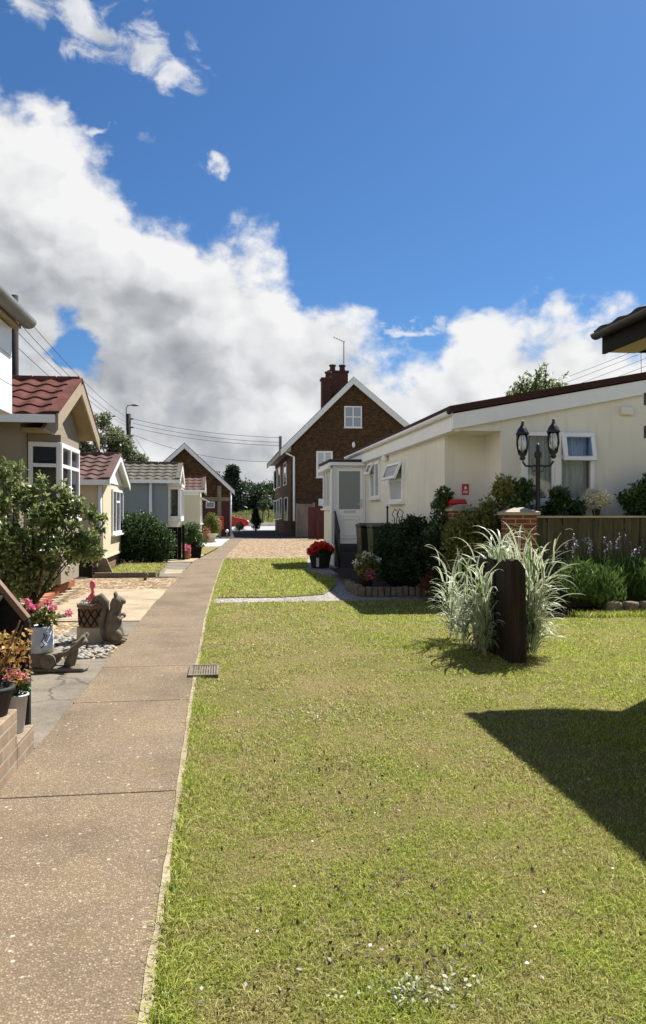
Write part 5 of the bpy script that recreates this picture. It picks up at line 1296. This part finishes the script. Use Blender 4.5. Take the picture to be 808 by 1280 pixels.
for i in range(8):
    mb = MB(); mb.loc((2.32, 13.08 + i * .16, 0), rz=random.uniform(-.1, .1)); mb.box(-.05, .05, -.07, .07, 0, .18 + random.uniform(-.03, .03)); mb.build('stone', M['stone'], t, bevel=.015)
t = thing('potted_plant', 'pot of pale green and white flowers at the left end of the stone edging', 'plant', (2.50, 13.35, .14))
mb = MB(); mb.lathe([(.10, 0), (.14, .2), (.15, .22), (.12, .22)], (2.50, 13.35, .145), 16); mb.build('pot', M['soil'], t, True)
leaves('foliage', M['lf_yel'], blob_pts(1500, [(2.5, 13.35, .60), (2.62, 13.4, .52), (2.42, 13.3, .48), (2.5, 13.3, .36)], [(.20, .2, .14), (.16, .15, .12), (.13, .13, .12), (.16, .16, .1)], .5)[0], .055, t, aspect=.6)
for c_ in ((2.5, 13.3, .68), (2.66, 13.35, .6), (2.38, 13.3, .55)): leaves('flower', M['fl_white'], blob_pts(110, [c_], [(.12, .11, .06)])[0], .045, t, aspect=.8)
leaves('trailing_flower', M['fl_pink'], blob_pts(120, [(2.54, 13.2, .36)], [(.11, .09, .08)])[0], .038, t, aspect=.8)
# wire spiral plant supports
a = Ws(516, 632, 3.4)
t = thing('plant_support', 'pair of black wire hoop plant supports above the dark shrubs', 'plant support', (a.x, a.y, .15))
mb = MB()
for dy in (.0, .42):
    b0 = V((3.38, 14.35 + dy, .15)); mb.tube([b0, b0 + V((0, 0, 1.15)), b0 + V((.05, .06, 1.30)), b0 + V((.0, .15, 1.36)), b0 + V((-.04, .22, 1.26)), b0 + V((0, .18, 1.18)), b0 + V((0, .2, .1))], .009, 6)
mb.build('hoop', M['black'], t, True)
t = thing('garden_stake', 'single dark metal stake standing behind the wheelie bins', 'stake', (3.5, 16.9, 0))
mb = MB(); b0 = Ws(484.5, 634, 3.5); mb.tube([(3.5, b0.y, 0), (3.5, b0.y, b0.z)], .02, 6); mb.ball((3.5, b0.y, b0.z), .03, 8, 6); mb.build('rod', M['black'], t, True)
# wheelie bins
def bin_(cx, cy, mat, label):
    t = thing('wheelie_bin', label, 'wheelie bin', (cx, cy, .1), 'wheelie bins')
    z = .1
    mb = MB(); mb.add([(cx - .24, cy - .28, z + .03), (cx + .24, cy - .28, z + .03), (cx + .24, cy + .22, z + .03), (cx - .24, cy + .22, z + .03), (cx - .285, cy - .36, z + 1.0), (cx + .285, cy - .36, z + 1.0), (cx + .285, cy + .30, z + 1.0), (cx - .285, cy + .30, z + 1.0)],
                      [(3, 2, 1, 0), (4, 5, 6, 7), (0, 1, 5, 4), (1, 2, 6, 5), (2, 3, 7, 6), (3, 0, 4, 7)]); mb.build('body', mat, t, bevel=.03)
    mb = MB(); mb.prism([(cy - .40, z + 1.005), (cy + .31, z + 1.005), (cy + .31, z + 1.06), (cy - .1, z + 1.10), (cy - .40, z + 1.05)], cx - .30, cx + .30, 0); mb.build('lid', mat, t, bevel=.02)
    mb = MB(); mb.tube([(cx - .26, cy + .36, z + 1.0), (cx + .26, cy + .36, z + 1.0)], .018, 8); mb.build('handle', mat, t)
    for sx in (-.25, .22): mb = MB(); mb.tube([(cx + sx, cy + .22, z + .10), (cx + sx + .04, cy + .22, z + .10)], .10, 14); mb.build('wheel', M['rubber'], t)
bin_(3.36, 17.40, M['binblack'], 'dark brown wheelie bin by the porch steps')
bin_(3.47, 16.62, M['bingreen'], 'green wheelie bin in front of the dark brown one')
tag(MB().box(3.0, 3.76, 16.1, 17.8, .0, .10).build('bin_slab', M['slabs'], None, origin=(3.2, 17, 0)), kind='structure')
# red flowers by the steps
t = thing('flower_tub', 'black tub overflowing with bright red geraniums beside the porch steps', 'planter', (2.50, 19.75, 0))
mb = MB(); mb.lathe([(.22, 0), (.23, .02), (.29, .33), (.31, .34), (.31, .37), (.27, .37), (.25, .3)], (2.5, 19.75, .01), 20); mb.build('tub', M['rubber'], t, True)
mb = MB(); mb.box(2.36, 2.43, 19.46, 19.475, .05, .28); mb.build('label', M['whitepave'], t)
leaves('foliage', M['lf_dark'], blob_pts(700, [(2.5, 19.75, .42)], [(.36, .36, .12)])[0], .07, t, aspect=.8)
for c_, r_ in (((2.5, 19.72, .54), (.28, .28, .12)), ((2.3, 19.6, .45), (.17, .2, .1)), ((2.7, 19.7, .47), (.17, .2, .1)), ((2.5, 19.6, .60), (.2, .18, .09))): leaves('flower', M['fl_red'], blob_pts(560, [c_], [r_], .7)[0], .055, t, aspect=.9, up=1.)

# ------------------------------------------------------------------ beyond: car, conifer, road side, trees
cx, cy = .05, 63.3
t = thing('parked_car', 'red hatchback parked on the road past the garage', 'car', (cx, cy, 0))
prof = [(-2.0, .32), (-2.02, .75), (-1.85, .98), (-1.55, 1.02), (-1.0, 1.42), (.15, 1.45), (.85, 1.02), (1.75, .86), (2.02, .66), (2.05, .35), (1.7, .24), (-1.7, .24)]
mb = MB(); mb.prism([(cx + a, b + .02) for a, b in prof], cy - .84, cy + .84, 1); mb.build('body', M['carred'], t, bevel=.10)
mb = MB()
for sy in (-.845, .838): mb.prism([(cx - 1.2, 1.04), (cx - .92, 1.36), (cx - .2, 1.38), (cx - .2, 1.04)], cy + sy, cy + sy + .007, 1); mb.prism([(cx - .12, 1.04), (cx - .12, 1.38), (cx + .12, 1.38), (cx + .68, 1.04)], cy + sy, cy + sy + .007, 1)
mb.add([(cx + .22, cy - .7, 1.43), (cx + .88, cy - .76, 1.045), (cx + .88, cy + .76, 1.045), (cx + .22, cy + .7, 1.43)], [(0, 1, 2, 3)]); mb.build('windscreen', M['glass'], t)
for sx in (-1.28, 1.30):
    for sy in (-.86, .68):
        mb = MB(); mb.tube([(cx + sx, cy + sy, .31), (cx + sx, cy + sy + .19, .31)], .31, 20); w_ = mb.build('wheel', M['rubber'], t, bevel=.02)
        mb = MB(); mb.tube([(cx + sx, cy + sy - .006 if sy < 0 else cy + sy + .19, .31), (cx + sx, (cy + sy + .02) if sy < 0 else cy + sy + .197, .31)], .2, 12); mb.build('rim', M['tin'], w_)
for sy in (-.62, .62): mb = MB(); mb.ball((cx + 1.93, cy + sy, .68), .15, 10, 6, (.7, 1.2, .6)); mb.build('headlight', M['white'], t, True)
plant('conifer', 'small dark columnar conifer beside the drive', 'conifer', (2.42, 57.6, 0), [((2.42, 57.6, .62), (.42, .42, .62)), ((2.42, 57.6, 1.25), (.24, .24, .5))], 7000, .10, M['lf_pine'], (.05, .3), k=30, cr=.2, shell=.7)
plant('shrub', 'small round flowering shrub at the garage corner near the red car', 'shrub', (1.15, 56, 0), [((1.15, 56, .35), (.42, .4, .35))], 900, .09, M['lf_yel'], (.04, .1), k=10, cr=.2)
# grass bank and hedge beyond the road
mb = MB(); nx, ny = 40, 8; vs = []
for j in range(ny + 1):
    for i in range(nx + 1):
        y = 84 + j * 14; vs.append((-160 + i * 8, y + (i - 20) * .25, -.04 + 3.2 * min(1, max(0, (y - 88) / 60)) + random.uniform(-.12, .12) * (j > 0)))
mb.add(vs, [(j * (nx + 1) + i, j * (nx + 1) + i + 1, (j + 1) * (nx + 1) + i + 1, (j + 1) * (nx + 1) + i) for j in range(ny) for i in range(nx)])
tag(mb.build('grass_bank', M['field'], None, True), kind='structure')
Pv = np.stack([rng.uniform(-4, 14, 6000), rng.uniform(90, 125, 6000)], 1)
vz = -.04 + 3.2 * np.clip((Pv[:, 1] - 88 - Pv[:, 0] * .03) / 60, 0, 1)
P3 = np.c_[Pv, vz]
a_ = leaves('rough_grass', M['lf_yel'], P3, .55, aspect=.18, up=0, out=np.array([0, 0, 1.5])); tag(a_, 'rough pale grass on the bank beyond the road', 'grass', kind='stuff')
w0, w1 = W(322, 641, 105), W(350, 640, 105)
t = thing('low_wall', 'long low pale wall crossing the grass bank beyond the road', 'wall', (5, 105, 0))
mb = MB(); mb.box(-30, 40, 104.6, 105, .4, 1.35); mb.build('masonry', M['castone'], t)
t = thing('kerb_wall', 'low white kerb along the far side of the road', 'kerb', (5, 90, 0))
mb = MB(); mb.bar((2.5, 78, .12), (30, 92, .12), .3, .3); mb.build('kerbstone', M['whitepave'], t)
for i, (px, py, Y, h) in enumerate(((329, 652, 90, 3.0), (336, 650, 96, 3.6))):
    b = W(px, 640, Y); b.z = .15
    plant('young_tree', ['young thin roadside tree left of the two by the kerb', 'young thin roadside tree right of the two by the kerb'][i], 'tree', b, [((b.x, b.y, h * .72), (.8, .8, h * .3))], 800, .2, M['lf_far'], (.07, h * .5), group='young roadside trees', k=8, cr=.35)
far_trees = [(268, 588, 128, 'lf_far'), (283, 594, 118, 'lf_pine'), (291, 583, 110, 'lf_pine'), (303, 600, 125, 'lf_far'), (314, 601, 118, 'lf_far'), (326, 606, 130, 'lf_far'), (338, 599, 122, 'lf_far'), (350, 602, 128, 'lf_far'), (362, 608, 120, 'lf_far')]
names = ['broad green tree rising over the garage roof at far left of the wood', 'dark tree close behind the garage eave', 'tall pointed dark conifer beyond the red car', 'round green tree right of the tall conifer', 'round dark tree above the small conifer', 'lower green tree in the dip of the far wood', 'pale green tree beside the house wall in the far wood', 'far tree behind the house eave', 'far tree hidden mostly by the house']
for (px, py, Y, m_), nm in zip(far_trees, names):
    top = W(px, py, Y); h = top.z; b = V((top.x, top.y, 1.2)); wdt = 3.0 if m_ == 'lf_far' else 2.0
    if px == 291: bl = [((b.x, b.y, 1.2 + h * .3), (2.0, 2.0, h * .3)), ((b.x, b.y, h * .68), (1.1, 1.1, h * .26)), ((b.x, b.y, h * .9), (.5, .5, h * .12))]
    else: bl = [((b.x, b.y, h * .62), (wdt, wdt, h * .36)), ((b.x - 1.1, b.y - .8, h * .42), (wdt * .8, wdt * .8, h * .34)), ((b.x + 1.2, b.y - .5, h * .45), (wdt * .8, wdt * .8, h * .30))]
    plant('tree', nm, 'tree', b, bl, 7000, .50, M[m_], (.22, 1.5), group='trees of the far wood', k=18, cr=.85, foliage='crown', stem='trunk', zmin=.6, fill=.4)
for px, py, Y, nm in ((186, 574, 75, 'hedge tree behind the blue-grey home roof near the far pole'), (200, 571, 78, 'rounded hedge tree left of the garage gable'), (172, 573, 76, 'hedge tree just right of the tall airy tree')):
    top = W(px, py, Y); h = top.z
    plant('tree', nm, 'tree', (top.x, top.y, 0), [((top.x, top.y, h * .6), (1.5, 1.5, h * .4))], 5000, .30, M['lf_hedge'], (.18, 1.2), group='hedge trees behind the homes', k=18, cr=.5, foliage='crown', stem='trunk')
b = W(140, 640, 40); b.z = 0
plant('tree', 'tall airy grey green tree behind the tan home', 'tree', b, [((b.x - .5, b.y, 4.9), (1.4, 1.4, 2.0)), ((b.x + .5, b.y, 4.2), (1.1, 1.1, 1.6)), ((b.x - 1.8, b.y, 4.2), (1.4, 1.3, 1.9)), ((b.x + 1.3, b.y, 3.5), (.55, .6, 1.1)), ((b.x - .6, b.y, 3.0), (2., 1.3, 1.4)), ((b.x + .8, b.y, 2.8), (.9, .9, 1.2))], 32000, .18, M['lf_tree'], (.16, 2.2), k=20, cr=.45, stems=40, foliage='crown', stem='trunk', shell=.25)
b = W(668, 640, 34); b.z = 0
pb = []
for px, py in ((628, 494), (636, 484), (645, 477), (654, 468), (663, 474), (668, 461), (676, 458), (684, 468), (690, 478), (699, 472), (704, 486), (712, 490), (650, 488), (676, 482)):
    tip = W(px + 4, py - 2, 34 + random.uniform(-.6, .6)); root = V((b.x + (tip.x - b.x) * .35, b.y + (tip.y - b.y) * .4, 5.4))
    for q in range(7):
        u = q / 6; p = root.lerp(tip, u) + V((.22 * u * u - .1, 0, 0)); r = .50 * (1 - u) ** .8 + .10
        pb.append(((p.x, p.y, p.z), (r * .8, r * .8, r)))
pb.append(((b.x, b.y, 5.2), (1.5, 1.4, 1.6)))
plant('tree', 'wind ruffled pale green poplar behind the bungalow roof', 'tree', b, pb, 24000, .21, M['lf_poplar'], (.15, 3.5), k=3, cr=None, stems=40, foliage='crown', stem='trunk', shell=.2, aspect=.35, fill=.3)

# ------------------------------------------------------------------ poles and wires
def pole(name, label, base, top, r0, r1, cat):
    t = thing(name, label, cat, base); mb = MB(); mb.tube([base, V((base[0], base[1], top * .5)), V((base[0], base[1], top))], [r0, (r0 + r1) / 2, r1], 12); mb.build('shaft', M['polewood'], t, True); return t
p1 = W(18.5, 640, 25); T1 = 8.5
t = pole('utility_pole', 'dark wooden utility pole rising behind the nearest left home', V((p1.x, p1.y, 0)), T1, .16, .115, 'utility pole')
mb = MB()
for z in (7.98, 7.55):
    mb.box(p1.x - .02, p1.x + .22, p1.y - .05, p1.y + .05, z - .03, z + .03); mb.lathe([(.03, 0), (.05, .03), (.03, .06), (.05, .09), (.02, .12)], (p1.x + .2, p1.y, z + .03), 8)
mb.build('insulator', M['black'], t)
p2 = W(161, 640, 54); T2 = 8.35
t = pole('utility_pole', 'distant wooden utility pole carrying a street lamp arm', V((p2.x, p2.y, 0)), T2, .20, .15, 'utility pole')
mb = MB()
for z in (8.0, 7.4, 6.8): mb.box(p2.x - .1, p2.x + .32, p2.y - .06, p2.y + .06, z - .05, z + .05)
mb.build('insulator', M['black'], t)
mb = MB(); mb.tube([(p2.x - .15, p2.y, 7.2), (p2.x - .17, p2.y, 8.75), (p2.x - .05, p2.y, 8.95), (p2.x + .25, p2.y - .02, 8.98)], .035, 8); mb.build('lamp_arm', M['greymetal'], t, True)
mb = MB(); mb.ball((p2.x + .42, p2.y - .03, 8.96), .3, 10, 6, (1, .5, .28)); mb.build('lamp_head', M['greymetal'], t, True)
def wire(a, b, sag, label, group, r=.009):
    a, b = V(a), V(b); pts = [a.lerp(b, i / 16) - V((0, 0, sag * 4 * (i / 16) * (1 - i / 16))) for i in range(17)]
    o = MB().tube(pts, r, 5).build('overhead_wire', M['wire'], None, True, origin=a); tag(o, label, 'wire', group)
for i, (za, zb, dx) in enumerate(((7.98, 8.1, .2), (7.55, 7.7, .2), (7.3, 7.5, .1), (6.9, 7.1, .0))):
    wire((p1.x + dx, p1.y, za), (p2.x - .1, p2.y, zb), .35, 'thin overhead wire sloping from the near pole towards the street lamp pole', 'wires between the two poles', .011)
for i, (z, e) in enumerate(((8.0, 550), (7.7, 556), (7.4, 560))):
    wire((p2.x + .3, p2.y, z), W(349, e - 3, 46.6), .25, 'thin overhead wire from the street lamp pole to the stone house mast', 'wires from the far pole to the house', .013)
wire((p2.x + .3, p2.y, 6.9), W(340, 577, 52), .5, 'lowest sagging overhead wire from the street lamp pole to the stone house eave', None, .013)
wire((p2.x + .3, p2.y, 6.9), (p2.x + 3.5, p2.y + 2, 2.0), .0, 'steep stay wire running down right from the street lamp pole', None, .010)
wire((p1.x, p1.y, 8.3), W(-60, 330, 22), .05, 'overhead wire leaving the near pole towards the upper left', None, .009)
for i, (y0, y1) in enumerate(((428, 505), (434, 512), (443, 518), (453, 526))):
    wire(W(840, y0 - 8, 30), W(560, y1 + 14, 62), .25, 'thin overhead wire crossing the clouds above the bungalow roof', 'wires above the bungalow', .009)
wire(W(801, 420, 24), W(803, 520, 24.1), 0, 'steep drop cable beside the right eave', None, .008)

# ------------------------------------------------------------------ sky and sun
NMEAN = .58
SUN_AZ, SUN_EL = math.radians(50.6), math.radians(55.5)
EXPO = 1.08
w = bpy.data.worlds.new('World'); scene.world = w; w.use_nodes = True
w.cycles.sampling_method = 'MANUAL'; w.cycles.sample_map_resolution = 512
nt = NT(w.node_tree); nt.n.clear()
sky = nt.add('ShaderNodeTexSky', sky_type='NISHITA'); sky.sun_disc = False; sky.sun_elevation = SUN_EL; sky.sun_rotation = SUN_AZ
sky.air_density = 1.0; sky.dust_density = .6; sky.ozone_density = 3.0; sky.altitude = 50
d = nt.add('ShaderNodeTexCoord').outputs['Generated']
sx = nt.add('ShaderNodeSeparateXYZ'); nt.l.new(nt.vmath('NORMALIZE', d), sx.inputs[0])
az = nt.math('ARCTAN2', sx.outputs[0], sx.outputs[1]); el = nt.math('ARCSINE', sx.outputs[2])
def azel(px, py): return math.atan((px - 404) / 960) + TH, math.atan((640 - py) / math.hypot(960, px - 404))
AZ0, AZ1, ELM = -.40, .70, .60
fc = nt.add('ShaderNodeFloatCurve'); cv = fc.mapping.curves[0]
bp = [(0, 158), (60, 178), (105, 200), (150, 250), (200, 274), (250, 314), (300, 334), (345, 334), (368, 362), (400, 385), (445, 410), (470, 446), (500, 468), (545, 458), (572, 414), (600, 400), (640, 398), (670, 408), (700, 408), (730, 432), (808, 436)]
pts = [((azel(x, y)[0] - AZ0) / (AZ1 - AZ0), azel(x, y)[1] / ELM) for x, y in bp]
pts = [(0, .86)] + pts + [(1, .30)]
cv.points[0].location = pts[0]; cv.points[1].location = pts[-1]
for q in pts[1:-1]: cv.points.new(*q)
fc.mapping.update()
nt.put(fc.inputs['Factor'], 1.0); nt.put(fc.inputs['Value'], nt.maprange(az, AZ0, AZ1))
top = nt.math('MULTIPLY', fc.outputs[0], ELM)
cb = nt.add('ShaderNodeCombineXYZ'); nt.put(cb.inputs[0], az); nt.put(cb.inputs[1], nt.math('MULTIPLY', el, 1.25)); P = cb.outputs[0]
wn = nt.add('ShaderNodeTexNoise'); nt.put(wn.inputs['Vector'], P); wn.inputs['Scale'].default_value = 16; wn.inputs['Detail'].default_value = 6
ws = nt.add('ShaderNodeSeparateColor'); nt.l.new(wn.outputs['Color'], ws.inputs[0])
azw = nt.math('ADD', az, nt.math('MULTIPLY', nt.math('SUBTRACT', ws.outputs[0], .5), .085)); elw = nt.math('ADD', el, nt.math('MULTIPLY', nt.math('SUBTRACT', ws.outputs[1], .5), .085))
def gauss(px, py, rx, ry, tilt=0.):
    a0, e0 = azel(px, py); dx = nt.math('SUBTRACT', azw, a0); dy = nt.math('SUBTRACT', elw, e0)
    ca, sa = math.cos(tilt), math.sin(tilt)
    u = nt.math('ADD', nt.math('MULTIPLY', dx, ca / (rx / 960)), nt.math('MULTIPLY', dy, sa / (rx / 960)))
    v = nt.math('ADD', nt.math('MULTIPLY', dx, -sa / (ry / 960)), nt.math('MULTIPLY', dy, ca / (ry / 960)))
    r2 = nt.math('ADD', nt.math('MULTIPLY', u, u), nt.math('MULTIPLY', v, v))
    return nt.math('EXPONENT', nt.math('MULTIPLY', r2, -1.))
wn2 = nt.add('ShaderNodeTexNoise'); nt.put(wn2.inputs['Vector'], P); wn2.inputs['Scale'].default_value = 22; wn2.inputs['Detail'].default_value = 5
def billow(vec, scale, detail, rough):          # rounded, cauliflower-like lumps
    v = nt.add('ShaderNodeTexVoronoi', feature='SMOOTH_F1', voronoi_dimensions='2D'); v.inputs['Smoothness'].default_value = .3
    nt.put(v.inputs['Vector'], vec); v.inputs['Scale'].default_value = scale; v.inputs['Detail'].default_value = detail; v.inputs['Roughness'].default_value = rough
    v.normalize = True
    return nt.math('SUBTRACT', 1., v.outputs['Distance'])
warp = nt.vmath('SCALE', nt.vmath('SUBTRACT', wn2.outputs['Color'], (.5, .5, .5)), None, .035)
def field(off):
    p = nt.vmath('ADD', nt.vmath('ADD', P, warp), off)
    a = nt.noise(p, 7., 5, .52); b = billow(p, 8.5, 2.0, .5)
    return nt.math('ADD', nt.math('MULTIPLY', a, .75), nt.math('MULTIPLY', b, .42))
n0 = field((0, 0, 0)); n1 = field((.012, .022, 0)); n2 = field((.035, .06, 0))
wisp = nt.noise(P, 30., 6, .6)
nbig = nt.noise(nt.vmath('ADD', P, (3.1, 1.7, 0)), 6., 4, .5)
E_ = nt.math('DIVIDE', nt.math('SUBTRACT', top, el), .055)
E_ = nt.math('MINIMUM', nt.math('MAXIMUM', E_, -2.4), 2.2)
D = nt.math('ADD', nt.math('MULTIPLY', E_, .50), nt.math('ADD', nt.math('MULTIPLY', nt.math('SUBTRACT', n0, NMEAN), 3.2), nt.math('MULTIPLY', nt.math('SUBTRACT', wisp, .5), .8)))
def acc(D, g, k): return nt.math('ADD', D, nt.math('MULTIPLY', g, k))
for g, k in ((gauss(92, 416, 34, 44, .7), -1.5), (gauss(68, 446, 40, 22, -.3), -1.15), (gauss(440, 350, 60, 40), -.6), (gauss(30, 470, 40, 22), 1.)): D = acc(D, g, k)
# loose wisps in the blue
wis = nt.noise(nt.vmath('MULTIPLY', P, (1., 1.4, 1.)), 17., 9, .62, .6)
Wd = nt.math('MULTIPLY', nt.math('SUBTRACT', wis, .50), 3.2)
blob = None
for a in ((95, 28, 120, 40, -.2), (195, 62, 85, 46, -.6), (70, 138, 30, 22, -.5), (125, 170, 30, 12, -.1), (260, 204, 30, 17, -.4), (732, 400, 34, 15, 0), (520, 408, 45, 10, .1), (40, 8, 60, 25, 0)):
    g = gauss(*a); blob = g if blob is None else nt.math('MAXIMUM', blob, g)
D2 = nt.math('ADD', nt.math('SUBTRACT', nt.math('MULTIPLY', blob, 1.75), .97), Wd)
m1 = nt.maprange(D, -.10, .42, 0, 1, True); m2 = nt.maprange(D2, 0., .9, 0, .85, True)
mask = nt.math('MAXIMUM', m1, m2)
# thickness reads as shade: sun-side rims bright, undersides grey
lit = nt.math('ADD', nt.math('MULTIPLY', nt.math('SUBTRACT', n0, n1), 1.35), nt.math('MULTIPLY', nt.math('SUBTRACT', n0, n2), 1.0))
lit = nt.math('MINIMUM', nt.math('MAXIMUM', lit, -.42), .4)
B = nt.math('ADD', nt.math('ADD', lit, .74), nt.math('MULTIPLY', nt.math('SUBTRACT', nbig, .5), .5))
B = nt.math('ADD', B, nt.maprange(E_, .2, 1.8, .22, -.05))
for g, k in ((gauss(195, 450, 105, 44), -.38), (gauss(50, 365, 95, 34), -.27), (gauss(250, 540, 130, 40), -.17), (gauss(60, 300, 60, 25), -.12), (gauss(60, 210, 110, 60), .12), (gauss(390, 430, 80, 60), .16), (gauss(620, 450, 130, 50), .12), (gauss(740, 470, 80, 40), .08)): B = acc(B, g, k)
cc = nt.ramp(B, [(.10, (.34, .36, .40)), (.45, (.55, .57, .60)), (.75, (.83, .845, .86)), (1., (1., 1., 1.))])
SKYK, CLK = 1.0, 6.0
skyc = nt.mix(1., sky.outputs[0], c4((SKYK * .31, SKYK * .51, SKYK * .71)), 'MULTIPLY')
sdot = nt.math('ADD', nt.math('MULTIPLY', sx.outputs[0], math.sin(SUN_AZ)), nt.math('MULTIPLY', sx.outputs[1], math.cos(SUN_AZ)))
cloudc = nt.vmath('SCALE', cc, None, nt.maprange(sdot, .25, -.5, CLK, CLK * 1.6))   # clouds facing the sun are brighter than backlit ones
col = nt.mix(mask, skyc, cloudc)
col = nt.mix(nt.maprange(el, -.02, 0.0), c4((.9, .9, .8)), col)
bg = nt.add('ShaderNodeBackground'); nt.l.new(col, bg.inputs[0]); bg.inputs[1].default_value = .072
wo = nt.add('ShaderNodeOutputWorld'); nt.l.new(bg.outputs[0], wo.inputs[0])

sl = bpy.data.lights.new('sun', 'SUN'); sl.energy = 4.9; sl.angle = math.radians(.53); sl.color = (1., .965, .905)
so = bpy.data.objects.new('sun', sl); COL.objects.link(so); so.location = (20, 20, 40)
sv = V((math.sin(SUN_AZ) * math.cos(SUN_EL), math.cos(SUN_AZ) * math.cos(SUN_EL), math.sin(SUN_EL)))
so.rotation_euler = sv.to_track_quat('Z', 'Y').to_euler()

# ------------------------------------------------------------------ camera and render settings
cam = bpy.data.cameras.new('camera'); co = bpy.data.objects.new('camera', cam); COL.objects.link(co)
cam.sensor_fit = 'VERTICAL'; cam.angle_y = 2 * math.atan(640 / 960) if hasattr(cam, 'angle_y') else 1; cam.sensor_height = 24
cam.lens = 24 * 960 / 1280
cam.clip_start = .05; cam.clip_end = 5000
co.location = (0, 0, EYE); co.rotation_euler = (PI / 2, 0, -TH)
scene.camera = co
scene.view_settings.view_transform = 'Standard'; scene.view_settings.look = 'None'
scene.view_settings.exposure = EXPO; scene.view_settings.gamma = 1
scene.cycles.max_bounces = 6; scene.cycles.diffuse_bounces = 3; scene.cycles.transparent_max_bounces = 8
